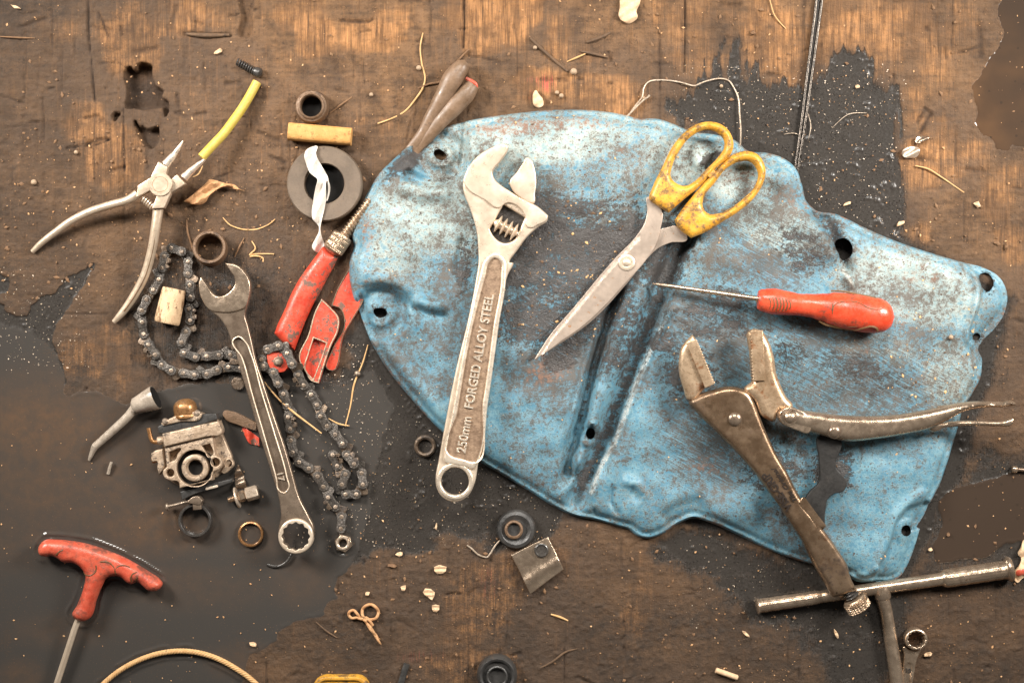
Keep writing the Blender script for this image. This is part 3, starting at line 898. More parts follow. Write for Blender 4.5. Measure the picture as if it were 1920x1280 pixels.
cover = thing('metal_cover', 'large blue pressed metal cover, worn and grimy, lying under the wrench and scissors', 'metal cover', (1270, 640), CZ*.7)
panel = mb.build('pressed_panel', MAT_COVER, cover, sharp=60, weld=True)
k_, b_ = INFO[panel.name]
co = np.empty(len(panel.data.vertices)*3); panel.data.vertices.foreach_get('co', co); co = co.reshape(-1, 3)/S
px = (co[:, 0] + (b_[0] - 960)*k_)/k_ + 960; py = 640 - (co[:, 1] + (640 - b_[1])*k_)/k_
def pb(lst, soft=.6):
    m = np.zeros(px.shape)
    for cx, cy, rx, ry, a, w in lst:
        c, s = math.cos(math.radians(a)), math.sin(math.radians(a))
        u = (px - cx)*c + (py - cy)*s; v = -(px - cx)*s + (py - cy)*c
        m = np.maximum(m, w*(1 - sstep(1 - soft, 1 + soft, np.sqrt((u/rx)**2 + (v/ry)**2))))
    return m
def pl(line, w, a, fade=None):
    q, u = ldist(px, py, line)
    k = np.exp(-(q/w)**2)
    if fade: k = k*sstep(0, fade, u)*(1 - sstep(1 - fade, 1, u))
    return a*k
wear_sheen = np.clip(.58 - (py - 240)/860.0, 0.12, .52) + .30*(fbm(px, py, 150, 120, 211, 5) - .5)*2  # pale paint: worn places plus sheen painted in towards the top
wear_sheen = np.maximum(wear_sheen, pb([(820,400,140,90,0,.85),(1000,270,200,50,-3,.95),(1330,320,150,50,20,.95),(1700,540,150,70,15,.95),(1620,640,150,40,10,.55),(750,470,70,60,0,.7),(1450,420,120,60,30,.8),(1780,700,60,80,0,.7),(1740,820,60,30,0,.4)]))
wear_sheen -= pb([(760,700,120,80,40,.5),(1020,850,90,80,40,.35),(1400,900,150,60,20,.4),(1640,930,110,120,0,.45),(1300,700,100,60,0,.25),(1060,560,60,60,0,.4),(720,620,60,60,0,.4),(760,315,40,20,30,.6),(1480,620,80,60,0,.3)])
grime = pb([(1010,400,90,90,0,.75),(1060,500,150,80,0,.85),(1120,470,110,50,-30,.7),(960,570,60,90,10,.6),(1080,640,70,70,0,.75),(1000,690,60,40,0,.5),(1360,620,140,70,20,.55),(1330,840,80,60,20,.75),(1290,760,60,70,0,.6),
            (1560,640,160,60,15,.5),(1620,740,150,70,10,.55),(1460,780,60,60,0,.5),(760,300,50,25,-40,.6),(1380,480,120,50,20,.5),(1440,390,60,50,20,.6),(1520,430,40,60,-30,.5),(900,330,40,60,0,.2),
            (1130,330,90,60,0,.35),(1500,1000,80,40,20,.5),(1700,640,90,40,10,.4),(860,560,60,110,10,.35),(960,850,60,40,0,.3),(1580,700,60,60,0,.5),(1330,440,60,80,30,.45),(1680,560,60,30,0,.3),(1540,850,60,60,0,.4)])
grime = .48 - .08*(py < 330) + .56*grime + .30*(fbm(px, py, 90, 70, 201, 4) - .5)*2
dark = pb([(1090,470,150,90,-8,.62),(1030,600,110,70,0,.5),(990,450,90,70,0,.6),(1180,430,80,50,0,.45),(1130,560,70,70,0,.5),(1170,640,50,90,20,.4),(1290,690,50,60,0,.45),(1330,610,90,36,10,.4),(760,300,46,18,-38,.5),(870,500,16,60,8,.4),(1500,470,60,40,30,.35),(1610,700,90,40,14,.32),(1400,780,60,50,0,.3),(1010,410,80,45,-10,.62),(960,505,60,40,0,.5),(1085,455,85,40,-20,.62),(1050,540,60,36,0,.55),(1090,600,50,50,0,.42),(1060,660,50,26,-40,.55),(1250,480,44,70,20,.6),(1120,400,60,30,0,.4),(1360,560,60,24,10,.4),(1310,590,40,20,0,.5),
           (1240,640,30,30,0,.5),(1560,880,40,50,0,.5),(1490,960,40,30,30,.5),(760,312,26,12,-30,.5),(1560,800,50,20,0,.4),(1570,440,14,40,-20,.45),(1330,300,30,12,-40,.5),(1480,660,40,20,0,.3),(1445,870,60,70,50,.35),(960,440,40,50,0,.45)])
dark = np.clip(dark*1.35, 0, .85)*(.45 + 1.3*fbm(px, py, 60, 26, 221, 4))
dark = np.maximum(dark, pl([(1310,400),(1270,470),(1232,565),(1200,660),(1160,755),(1135,815),(1110,870),(1075,940)], 14, .80, .06))  # darker along the channel, the creases and round the holes
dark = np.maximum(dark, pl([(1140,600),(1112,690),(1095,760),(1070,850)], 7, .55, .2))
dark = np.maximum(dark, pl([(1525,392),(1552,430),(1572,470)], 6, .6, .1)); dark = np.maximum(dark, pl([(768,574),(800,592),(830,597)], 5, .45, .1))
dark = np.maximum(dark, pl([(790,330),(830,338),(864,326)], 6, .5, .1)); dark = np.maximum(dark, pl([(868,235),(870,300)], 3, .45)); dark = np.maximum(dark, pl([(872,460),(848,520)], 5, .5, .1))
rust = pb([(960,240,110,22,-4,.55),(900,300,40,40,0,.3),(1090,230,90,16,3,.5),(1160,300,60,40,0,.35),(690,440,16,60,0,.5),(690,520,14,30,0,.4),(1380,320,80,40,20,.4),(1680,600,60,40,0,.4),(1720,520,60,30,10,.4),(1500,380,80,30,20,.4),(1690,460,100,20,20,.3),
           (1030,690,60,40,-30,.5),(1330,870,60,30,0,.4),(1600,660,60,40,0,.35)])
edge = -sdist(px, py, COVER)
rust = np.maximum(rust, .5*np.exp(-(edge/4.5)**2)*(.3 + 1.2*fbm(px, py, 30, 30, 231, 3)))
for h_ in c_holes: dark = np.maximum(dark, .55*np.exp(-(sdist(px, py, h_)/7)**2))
worn_highlight = pl([(1245,600),(1218,660),(1195,712),(1172,775),(1152,830),(1126,875),(1104,935)], 11, .60, .03)  # highlight painted along the ridge, over paint worn to white
worn_highlight = np.maximum(worn_highlight, pl([(1262,555),(1240,600),(1222,640)], 16, .5, .25))
worn_highlight = np.maximum(worn_highlight, pl([(1576,500),(1590,525),(1598,545)], 10, .62, .1)); worn_highlight = np.maximum(worn_highlight, pl([(884,240),(886,290)], 5, .5, .2)); worn_highlight = np.maximum(worn_highlight, pl([(760,352),(800,366),(845,364)], 6, .45, .1))
worn_highlight = np.maximum(worn_highlight, .36*np.exp(-((edge - 5)/3)**2)*(py < 520)); worn_highlight = np.maximum(worn_highlight, pl([(1800,488),(1824,516),(1830,545),(1820,590)], 3, .55, .1)); worn_highlight = np.maximum(worn_highlight, pl([(790,570),(845,578)], 5, .5, .2))  # painted highlights on the upper rim and tab step
scrm = pb([(1400,640,190,90,15,1),(1330,840,110,80,20,1),(1620,700,160,80,10,.9),(1060,580,120,90,0,.8),(1460,480,100,60,20,.9)])
grime = grime - .20*sstep(1480, 1620, px)*sstep(800, 880, py) - .10*sstep(700, 900, py)
vattr(panel.data, 'wear_sheen', np.clip(wear_sheen, 0, 1), grime, np.clip(rust*1.1, 0, 1))
vattr(panel.data, 'scratch_dark_highlight', scrm, dark, worn_highlight)
# ---------------------------------------------------------------- materials of the tools
M = {}
M['chrome'] = dirty('worn_satin_steel', rgb(214, 194, 170, .92), rgb(236, 218, 196, .92), metal=.50, rough=.32, rvar=.08, ns=.012, amount=.10, gs=.05, speck=.12, speck_scale=.12, grime=(112, 90, 72), bump=.12, bs=.5, grime_metal=.2)
M['chrome_rim'] = dirty('rubbed_bright_steel', rgb(236, 218, 196, .98), rgb(250, 236, 216, .98), metal=.7, rough=.30, rvar=.08, amount=.06, bump=.08)
M['panel'] = dirty('matt_recessed_steel', rgb(136, 112, 92, .9), rgb(166, 140, 116, .9), metal=.5, rough=.48, ns=.03, amount=.25, speck=.1, grime=(84, 66, 52), bump=.3)
M['steel'] = dirty('dull_wrench_steel', rgb(186, 164, 142, .95), rgb(214, 192, 168, .95), metal=.86, rough=.25, rvar=.08, ns=.02, amount=.16, gs=.05, grime=(84, 70, 58), rust=(146, 112, 84), rust_amount=.03, bump=.15, grime_metal=.4)
M['steel_dark'] = dirty('oily_wrench_steel', rgb(134, 116, 100, .93), rgb(158, 140, 122, .93), metal=.7, rough=.28, rvar=.08, ns=.015, amount=.16, gs=.03, grime=(84, 70, 58), bump=.1, grime_metal=.4)
M['brown_steel'] = dirty('brown_oily_steel', rgb(138, 112, 88, .93), rgb(172, 146, 120, .93), metal=.82, rough=.27, rvar=.08, ns=.012, amount=.34, gs=.014, gsoft=.08, grime=(66, 54, 45), rust=(124, 92, 66), rust_amount=.06, bump=.14, grime_metal=.45)
M['jaw'] = dirty('worn_jaw_steel', rgb(172, 144, 114, .93), rgb(206, 180, 150, .93), metal=.6, rough=.30, rvar=.1, ns=.025, amount=.24, gs=.035, gsoft=.08, grime=(76, 58, 46), rust=(152, 102, 66), rust_amount=.22, bump=.22)
M['nickel'] = dirty('matt_nickel', rgb(200, 180, 156, .9), rgb(222, 202, 178, .9), metal=.5, rough=.34, rvar=.08, ns=.03, amount=.12, gs=.1, speck=.1, grime=(112, 90, 72), bump=.15)
M['blade'] = dirty('scissor_steel', rgb(176, 160, 146, .9), rgb(200, 182, 166, .9), metal=.45, rough=.32, rvar=.06, ns=.012, amount=.06, gs=.08, rust=(170, 118, 70), rust_amount=.04, grime=(130, 108, 88), bump=.06)
M['yellow'] = dirty('grimy_yellow_plastic', rgb(204, 146, 48, .86), rgb(228, 172, 68, .86), rough=.36, ns=.03, amount=.42, gs=.045, grime=(98, 74, 46), speck=.2, speck_scale=.16, bump=.2)
M['orange'] = dirty('orange_red_plastic', rgb(206, 66, 40, .9), rgb(230, 94, 64, .9), rough=.28, rvar=.08, ns=.02, amount=.34, gs=.03, gsoft=.07, grime=(104, 60, 44), speck=.14, bump=.15)
M['red_handle'] = dirty('faded_red_plastic', rgb(186, 72, 52, .88), rgb(220, 108, 82, .88), rough=.32, rvar=.1, ns=.015, amount=.40, gs=.022, gsoft=.08, grime=(104, 62, 50), speck=.16, bump=.25)
M['red_paint'] = dirty('chipped_red_paint', rgb(184, 58, 40, .9), rgb(218, 84, 60, .9), rough=.40, ns=.04, amount=.36, gs=.035, gsoft=.015, grime=(92, 78, 66), speck=.22, speck_scale=.13, bump=.3)
M['black_steel'] = dirty('black_oiled_steel', rgb(54, 51, 49, .9), rgb(68, 64, 60, .9), rough=.28, ns=.05, amount=.1, bump=.3)
M['chain'] = dirty('oily_chain_steel', rgb(72, 68, 64, .9), rgb(112, 104, 96, .9), metal=.5, rough=.32, ns=.10, amount=.34, grime=(44, 42, 40), bump=.8, bs=.25)
M['rivet'] = dirty('worn_rivet_steel', rgb(140, 124, 108, .95), rgb(176, 158, 140, .95), metal=.7, rough=.38, ns=.12, amount=.36, gs=.06, grime=(70, 60, 52), bump=.3)
M['cutter'] = dirty('brown_cutter_steel', rgb(100, 84, 70, .9), rgb(136, 118, 100, .9), metal=.6, rough=.36, ns=.06, amount=.44, grime=(60, 52, 46), bump=.4)
M['cast'] = dirty('dirty_cast_aluminium', rgb(170, 146, 122, .9), rgb(202, 180, 156, .9), metal=.45, rough=.46, ns=.06, amount=.34, gs=.07, grime=(66, 56, 48), speck=.18, speck_scale=.14, bump=.5, bs=.25)
M['black'] = dirty('black_plastic', rgb(52, 51, 50, .9), rgb(66, 64, 62, .9), rough=.35, amount=.15, grime=(84, 70, 58), bump=.25)
M['brass'] = dirty('dull_brass', rgb(150, 106, 66, .9), rgb(176, 132, 88, .9), metal=.6, rough=.32, ns=.05, amount=.25, grime=(88, 64, 44), bump=.2)
M['rubber'] = dirty('dusty_grey_rubber', rgb(98, 84, 70, .85), rgb(116, 100, 84, .85), rough=.6, ns=.03, amount=.16, grime=(74, 62, 52), speck=.12, speck_scale=.14, bump=.3)
M['rust_ring'] = dirty('brown_rusty_steel', rgb(104, 82, 62, .9), rgb(134, 106, 82, .9), metal=.3, rough=.5, ns=.05, amount=.35, grime=(66, 52, 42), bump=.5)
M['cork'] = dirty('stained_cork', rgb(206, 172, 134, .88), rgb(228, 196, 156, .88), rough=.7, ns=.04, amount=.40, gs=.09, gsoft=.03, stretch=(1, .3, 1), grime=(112, 82, 54), speck=.14, bump=.4)
M['tape'] = dirty('white_tape', rgb(214, 204, 192, .88), rgb(232, 224, 214, .88), rough=.5, ns=.04, amount=.06, speck=.11, speck_scale=.1, grime=(110, 92, 78), bump=.3)
M['block'] = dirty('dirty_yellow_foam', rgb(198, 142, 76, .84), rgb(216, 166, 100, .84), rough=.7, ns=.05, amount=.32, gs=.06, grime=(138, 98, 52), bump=.4)
M['tube_yellow'] = dirty('yellow_sleeve', rgb(198, 172, 66, .86), rgb(216, 192, 96, .86), rough=.42, ns=.05, amount=.16, grime=(140, 120, 56), bump=.2)
M['leaf'] = dirty('dry_leaf', rgb(188, 134, 88, .84), rgb(216, 168, 120, .84), rough=.65, ns=.07, amount=.22, gs=.06, grime=(120, 84, 54), bump=.6, bs=.2)
M['nozzle'] = dirty('grey_cloudy_plastic', rgb(150, 138, 124, .85), rgb(188, 174, 158, .85), rough=.22, ns=.03, amount=.2, grime=(104, 90, 78), coat=.3)
M['straw'] = dirty('dry_straw', rgb(206, 160, 104, .85), rgb(226, 184, 130, .85), rough=.6, amount=.1, ns=.1)
M['twig'] = dirty('brown_twig', rgb(112, 82, 56, .85), rgb(140, 106, 74, .85), rough=.75, amount=.2, ns=.1, bump=.6)
M['chip'] = dirty('pale_wood_chip', rgb(214, 176, 136, .86), rgb(236, 206, 170, .86), rough=.7, ns=.08, amount=.16, grime=(150, 112, 78), bump=.5)
M['crumb'] = dirty('tan_sawdust', rgb(188, 138, 90, .84), rgb(226, 182, 134, .86), rough=.75, ns=.02, amount=.2, grime=(140, 96, 60), bump=.3)
M['wire'] = dirty('tinned_wire', rgb(196, 176, 154, .9), rgb(222, 204, 184, .9), metal=.6, rough=.34, ns=.08, amount=.14)
M['pebble'] = dirty('pale_pebble', rgb(160, 134, 108, .85), rgb(184, 160, 132, .85), rough=.6, ns=.1, amount=.1)
M['dark_wood'] = dirty('dark_wood_splinter', rgb(88, 68, 50, .8), rgb(116, 90, 66, .8), rough=.8, ns=.08, amount=.2, stretch=(1, .2, 1), bump=.6)
M['knurl'] = dirty('knurled_steel', rgb(150, 128, 106, .95), rgb(196, 172, 146, .95), metal=.8, rough=.34, ns=.08, amount=.3, grime=(62, 52, 44), bump=.3)
M['groove'] = dirty('dark_groove_lines', rgb(92, 62, 36, .85), rgb(116, 84, 46, .85), rough=.6, amount=.2)  # brown lines drawn along grooves, seams and creases
M['stamp'] = dirty('dirt_filled_stamping', rgb(40, 32, 27, .7), rgb(50, 40, 33, .7), rough=.7, amount=.1, spec=.2)
M['bore'] = dirty('painted_bore_shade', rgb(30, 29, 28, .8), rgb(38, 36, 34, .8), rough=.8, amount=.1, spec=.15)  # near black, painted for the shade inside bores and hollows
M['strut'] = dirty('black_oxide_steel', rgb(44, 43, 42, .8), rgb(54, 52, 50, .8), rough=.5, ns=.05, amount=.1, grime=(70, 58, 48), bump=.2, spec=.25)
M['grey_brass'] = dirty('brown_grip_vinyl', rgb(112, 90, 70, .85), rgb(138, 112, 90, .85), rough=.42, ns=.03, amount=.2, grime=(86, 68, 54), bump=.2)

# ---------------------------------------------------------------- adjustable wrench
A = crop(860, 250, 5.121); B = crop(780, 480, 2.56)
t = thing('adjustable_wrench', 'big adjustable wrench of pale satin steel stamped 250mm, lying on the blue cover', 'wrench', (900, 620), 62, zbase=44)
ZW = 47
lean_w = lambda x, y: 0.0
body = A([(435,103),(478,118),(474,150),(400,270),(326,378),(350,445),(400,490),(520,570),(640,640),(760,700),(860,788,1),(856,826),(760,900),(660,990),(570,1110),(500,1240)]) + \
       B([(462,30),(440,90),(410,220),(385,400),(330,800),(297,1000),(281,1090),(250,1150),(190,1180),(130,1160),(98,1110),(94,1060),(108,980),(140,800),(190,550),(250,300),(284,130),(300,0)]) + \
       A([(186,1120),(178,980),(150,850),(100,700),(52,580),(40,470),(60,390),(100,310),(200,200),(300,140)])
OUT = spl(body, True, 5)
win = spl(A([(300,915,1),(430,682,1),(638,806,1),(620,845),(505,1038),(462,1052),(310,945)]), True, 4)
hole = circ(853, 902, 26, 40)
panel_in = spl(B([(352,30),(378,10),(404,26),(408,90),(372,330),(322,690),(264,985),(232,975),(167,955),(200,740),(280,300),(335,90)]), True, 5)
panel_out = spl(B([(330,20),(356,-8),(400,-12),(428,22),(432,90),(398,330),(346,700),(297,985),(276,1022),(236,1010),(180,1000),(136,986),(138,940),(176,740),(258,300),(308,90)]), True, 5)
mb = MB()
mb.slab(OUT, 0, 13, 3.5, [win, hole])
mb.v = [(x, y, z + ZW) for x, y, z in mb.v]
mb.build('wrench_body', M['chrome'], t)
mb = MB(); mb.slab(panel_out, ZW + 12, ZW + 17.5, 3.2, [panel_in], 3.2, bottom=False); mb.build('raised_rim', M['chrome_rim'], t)
mb = MB(); mb.slab(inset(hole, -9), ZW + 12.5, ZW + 16, 3.0, [hole], 3.0, bottom=False); mb.build('hole_rim', M['chrome_rim'], t)
face = spl(A([(435,106),(472,121),(468,150),(396,268),(320,378),(345,448),(398,494),(518,574),(638,645),(758,705),(852,790,1),(850,822),(760,880),(690,910),(640,880),(642,812),(450,674),(395,716),(250,640),(70,515),(46,470),(64,392),(104,312),(204,204),(304,144)]), True, 5)
mb = MB(); mb.slab(face, ZW + 11, ZW + 17, 2.2, bottom=False); mb.build('fixed_jaw', M['chrome'], t)
mj = spl(A([(655,230),(692,247),(722,312),(742,400),(746,480),(734,570),(716,672),(690,668),(600,622),(520,545),(490,470),(560,370),(622,275)]), True, 4)
mb = MB(); mb.slab(mj, ZW + 1, ZW + 15.5, 2.6); mb.build('sliding_jaw', M['chrome'], t)
mb = MB(); mb.slab(inset(panel_in, -2), ZW + 9, ZW + 13.4, 0, bottom=False); mb.build('recessed_panel', M['panel'], t)
# worm: coarse thread lying in the window
c0 = A([(345, 850)])[0]; c1 = A([(570, 965)])[0]
ax = np.array((c1[0] - c0[0], c1[1] - c0[1], 0)); L = np.linalg.norm(ax)
mb = MB(); prof = [(4, -3)]
for i in range(4):
    u = 4 + i*11.2
    prof += [(8, u), (15.5, u + 2.2), (17.5, u + 3.2), (17.5, u + 3.9), (15.5, u + 4.9), (8, u + 7.0)]
prof += [(5, 47), (5, 50)]
mb.lathe((c0[0], c0[1], ZW + 5), ax + np.array((0, 0, 0)), prof, 26); mb.build('worm_screw', M['chrome'], t)
mb = MB(); mb.slab(inset(win, -1.5), ZW - 1, ZW + .5, 0); mb.build('window_floor', M['black_steel'], t)
letters('FORGED ALLOY STEEL', (886.5, 766), (926, 553), 17, ZW + 13.3, 3.2, M['chrome_rim'], 'raised_lettering', t)
letters('250mm', (872, 850), (884, 782), 17, ZW + 13.3, 3.2, M['chrome_rim'], 'raised_lettering', t)

# ---------------------------------------------------------------- combination wrench marked 17
A = crop(340, 340, 3.2); B = crop(400, 640, 2.91)
t = thing('combination_wrench', 'long dull steel combination wrench marked 17 lying across the chain', 'wrench', (480, 760), 40, zbase=26)
ow = A([(260,487,1),(330,500),(390,550),(418,620),(412,690),(396,750),(384,790),(402,870),(424,960)]) + B([(232,100),(270,215),(330,400),(385,560),(432,720),(470,850),(520,950),(548,1010),(548,1070),(515,1125),(450,1155),(392,1138),(358,1080),(358,1010),(368,960),(356,850),(312,700),(255,520),(200,330),(150,170),(108,30)]) + \
     A([(312,1010),(290,930),(262,865),(228,820),(170,772),(125,712),(106,650),(108,590),(121,570,1),(150,615),(182,660),(212,686),(258,682),(298,652),(322,608),(320,580),(292,535)])
OUT = spl(ow, True, 4.5)
groove = spl(A([(318,950),(345,935),(378,960)]) + B([(206,80),(256,260),(330,500),(398,740),(408,800),(385,822),(362,810),(349,752),(294,556),(215,284),(158,84)]), True, 5)
boxc = B([(452, 1060)])[0]
bh = [(boxc[0] + (25.5 + 1.3*math.cos(12*a))*math.cos(a), boxc[1] + (25.5 + 1.3*math.cos(12*a))*math.sin(a)) for a in (2*math.pi*i/120 for i in range(120))]
ZC = 27
def zt17(x, y):
    return -5.2*(1 - sstep(-6.5, -1.5, sdist(x, y, groove))) 
mb = MB(); mb.slab(OUT, 0, 15, 3.2, [bh, groove], 1.2); mb.slab(inset(groove, -2), 1, 9.6, 0); mb.v = [(x, y, z + ZC) for x, y, z in mb.v]
mb.build('wrench_body', M['steel_dark'], t)
mb = MB(); mb.slab(inset(groove, -2.6), ZC + 12, ZC + 16.6, 1.6, [groove], 1.2, bottom=False); mb.build('groove_rim', M['chrome'], t)
jaw = spl(A([(262,490,1),(330,503),(387,552),(414,620),(408,690),(388,752),(330,778),(245,786),(172,770),(128,712),(109,650),(111,594),(121,574,1),(150,617),(182,663),(212,689),(258,685),(301,654),(325,608),(323,580),(294,535)]), True, 4)
mb = MB(); mb.slab(jaw, ZC + 13, ZC + 18.5, 2.0, bottom=False); mb.build('open_jaw', M['steel'], t)
mb = MB(); mb.slab(circ(boxc[0], boxc[1], 33, 56), ZC - 2, ZC + 21, 3.2, [bh], .9); mb.build('box_ring', M['chrome'], t)
letters('17', (519, 888), (522.5, 903), 12.5, ZC + 9.8, 2.6, M['chrome_rim'], 'raised_number', t)

# ---------------------------------------------------------------- scissors
A = crop(980, 200, 2.56)
t = thing('scissors', 'large scissors with yellow plastic handles lying on the blue cover', 'scissors', (1190, 470), 58, zbase=42)
ZS = 44
bl2 = spl(A([(795,632),(742,570),(695,578),(655,590),(622,640),(560,720),(420,880),(250,1050),(55,1215,1),(160,1150),(330,1030),(500,850),(600,728),(650,680),(710,652)]), True, 4)
mb = MB(); mb.slab(bl2, ZS - 2, ZS + 3, 1.2); mb.build('lower_blade', M['blade'], t)
bl1 = spl(A([(605,430),(600,500),(584,562),(545,622),(460,710),(380,800),(250,958),(130,1098),(55,1215,1),(112,1180),(180,1130),(280,1060),(400,950),(500,840),(590,740),(642,660),(662,590),(672,505),(640,450)]), True, 4)
bev = A([(545,622),(460,710),(380,800),(250,958),(130,1098),(55,1215)])
def ztb(x, y):
    d, u = ldist(x, y, bev); return -2.4*(1 - sstep(6.0, 8.5, d))
mb = MB(); mb.slab(bl1, ZS + 3.5, ZS + 9, 1.2, grid=3.2, zt=ztb); mb.build('upper_blade', M['blade'], t)
c = A([(500, 747)])[0]
mb = MB(); mb.lathe((c[0], c[1], ZS + 9), (0, 0, 1), [(15.4, 0), (15.4, 1.6), (14, 2.6), (8, 2.6), (7.2, 2.2), (7.2, 4), (5.5, 5.6), (2.5, 6.4), (.1, 6.6)], 30); mb.build('pivot_screw', M['chrome'], t)
hA = spl(A([(608,440),(622,390),(670,290),(720,190),(780,120),(840,82),(910,72),(970,95),(1004,140),(1012,195),(992,240),(942,285),(912,318),(830,400),(775,445),(700,510,1),(655,480)]), True, 4)
hAh = spl(A([(711,335),(717,290),(747,222),(800,152),(860,117),(918,119),(953,142),(968,172),(966,200),(940,240),(880,302),(815,365),(783,379),(740,368)]), True, 4)
hB = spl(A([(730,545,1),(760,500),(830,410),(880,350),(925,306),(962,268),(1010,230),(1070,212),(1120,222),(1155,260),(1168,315),(1150,380),(1110,440),(1040,502),(960,552),(880,602),(810,630,1),(745,578)]), True, 4)
hBh = spl(A([(866,475),(876,425),(920,370),(985,292),(1040,264),(1088,263),(1122,295),(1130,340),(1110,390),(1060,440),(990,490),(930,514),(885,508)]), True, 4)
mb = MB(); mb.pillow(hA, ZS + 12, 12, 13, 3.5, 10, [hAh]); mb.build('finger_loop', M['yellow'], t)
mb = MB(); mb.pillow(hB, ZS + 10, 12, 13, 3.5, 11, [hBh]); mb.build('finger_loop', M['yellow'], t)
mb = MB(); q = A([(905, 325)])[0]; mb.slab(rect(q[0], q[1], 17, 9, math.radians(-48), 2), ZS + 6, ZS + 20, 2); mb.build('stop_lug', M['yellow'], t)

# ---------------------------------------------------------------- screwdriver
A = crop(1180, 480, 3.556)
t = thing('screwdriver', 'orange red handled screwdriver lying on the blue cover', 'screwdriver', (1480, 565), 66, zbase=34)
zc = 36 + 34
ptsax = A([(856,292),(875,293),(960,303),(1050,315),(1130,325),(1210,331),(1290,342),(1360,352),(1450,368),(1550,384),(1640,396),(1700,402),(1740,404),(1762,404)])
rad = [17, 20.5, 24.5, 22.5, 20.5, 22, 26, 31, 34, 34.5, 33.5, 29, 19, 3]
mb = MB(); mb.tube([(p[0], p[1], zc) for p in ptsax], [(r, r*.93) for r in rad], 30, seg=5); mb.build('handle', M['orange'], t)
sh = A([(158,182),(200,188),(300,203),(500,232),(700,262),(870,287)])
mb = MB(); mb.tube([(sh[0][0], sh[0][1], 45), (sh[1][0], sh[1][1], 48), (sh[2][0], sh[2][1], 52), (sh[3][0], sh[3][1], 58), (sh[4][0], sh[4][1], 65), (sh[5][0], sh[5][1], zc)], [(1.2, 2), (3.6, 2.6), 4.2, 4.6, 4.7, 4.7], 14); mb.build('shaft', M['steel'], t)
for i in range(7):
    x = 920 + i*22
    hh = [36, 42, 44, 44, 42, 38, 28][i]
    yc_ = 318 + i*1.5
    pts = []
    for j in range(9):
        v = -1 + 2*j/8
        yy = yc_ + v*hh
        px_, py_ = A([(x + 10*(1 - v*v) + v*2, yy)])[0]
        ay = np.interp(px_, [p[0] for p in ptsax], [p[1] for p in ptsax]); ar = np.interp(px_, [p[0] for p in ptsax], rad)
        q = max(0, 1 - ((py_ - ay)/ar)**2)
        pts.append((px_, py_, zc + ar*.93*math.sqrt(q) + .1))
    mb = MB(); mb.tube(pts, [(1.3, .7)]*9, 6); mb.build('grip_groove', M['groove'], t)
def on_handle(pts, lift=.2):
    out = []
    for x, y in pts:
        ay = np.interp(x, [p[0] for p in ptsax], [p[1] for p in ptsax]); ar = np.interp(x, [p[0] for p in ptsax], rad)
        q = max(.02, 1 - ((y - ay)/ar)**2); out.append((x, y, zc + ar*.93*math.sqrt(q) + lift))
    return out
oval = spl(A([(1335,380),(1345,330),(1390,308),(1460,305),(1510,315),(1560,345),(1620,358),(1672,345),(1678,312),(1640,285),(1560,262),(1480,250)]), False, 3)
mb = MB(); mb.tube(on_handle(oval), [(1.1, .8)]*len(oval), 6); mb.build('panel_seam', M['groove'], t)
oval = spl(A([(1335,318),(1334,380),(1345,430),(1385,462),(1440,472),(1500,470)]), False, 3)
mb = MB(); mb.tube(on_handle(oval), [(1.0, .8)]*len(oval), 6); mb.build('panel_seam', M['groove'], t)
oval = spl(A([(1260,432),(1300,455),(1360,470),(1430,484),(1500,490),(1545,478),(1600,470),(1635,488),(1640,500)]), False, 3)
mb = MB(); mb.tube(on_handle(oval), [(2.2, 1.2)]*len(oval), 6); mb.build('panel_seam', M['groove'], t)
oval = spl(A([(1340,232),(1420,236),(1500,252),(1580,272),(1650,288)]), False, 3)
mb = MB(); mb.tube(on_handle(oval), [(1.6, 1.0)]*len(oval), 6); mb.build('panel_seam', M['groove'], t)

# ---------------------------------------------------------------- locking pliers
A = crop(1200, 580, 3.048); B = crop(1480, 700, 3.048)
t = thing('locking_pliers', 'heavy brown oily locking pliers with open jaws lying on the blue cover', 'pliers', (1520, 860), 68, zbase=26)
lean = lambda x, y: np.interp(y, [620, 1000, 1160], [60, 46, 26])
ow = A([(283,522),(330,488),(400,464),(500,440),(562,446),(620,476),(652,530),(684,615),(722,705),(772,812),(842,932),(920,1078),(1000,1172),(1046,1250)]) + B([(60,720),(150,832),(195,890),(282,1010),(342,1112),(352,1152),(398,1250,1),(262,1285,1),(200,1180),(140,1082),(80,962),(0,842)]) + A([(800,1122),(738,1040),(640,912),(540,800),(420,682),(330,592)])
OUT = spl(ow, True, 5)
mb = MB(); mb.slab(OUT, 0, 29, 10, grid=5); mb.tilt(lean); mb.build('frame_handle', M['brown_steel'], t)
j1 = spl(A([(284,522),(242,440),(222,370),(219,290),(235,212),(262,176),(296,143,1),(318,172),(346,240),(376,320),(415,420,1),(398,442),(372,446),(350,470)]), True, 4)
mb = MB(); mb.pillow(j1, 18, 10, 16, 3.5, 14); mb.tilt(lean); mb.build('fixed_jaw', M['jaw'], t)
def teeth(p0, p1, n, w, out):
    """outline of a toothed strip: one saw edge from p0 to p1, w wide"""
    d = np.array(p1, float) - np.array(p0, float); L = np.linalg.norm(d); d /= L; nn = np.array((-d[1], d[0]))*out
    a = []
    for i in range(n):
        a.append(tuple(np.array(p0) + d*L*(i/n))); a.append(tuple(np.array(p0) + d*L*((i + .5)/n) + nn*2.2))
    a.append(tuple(p1)); a.append(tuple(np.array(p1) - nn*w)); a.append(tuple(np.array(p0) - nn*w))
    return a
P0, P1 = A([(312, 172), (418, 424)])
mb = MB(); mb.slab(teeth(P0, P1, 16, 19, -1), 8, 33, 1.0); mb.tilt(lean); mb.build('tooth_strip', M['jaw'], t)
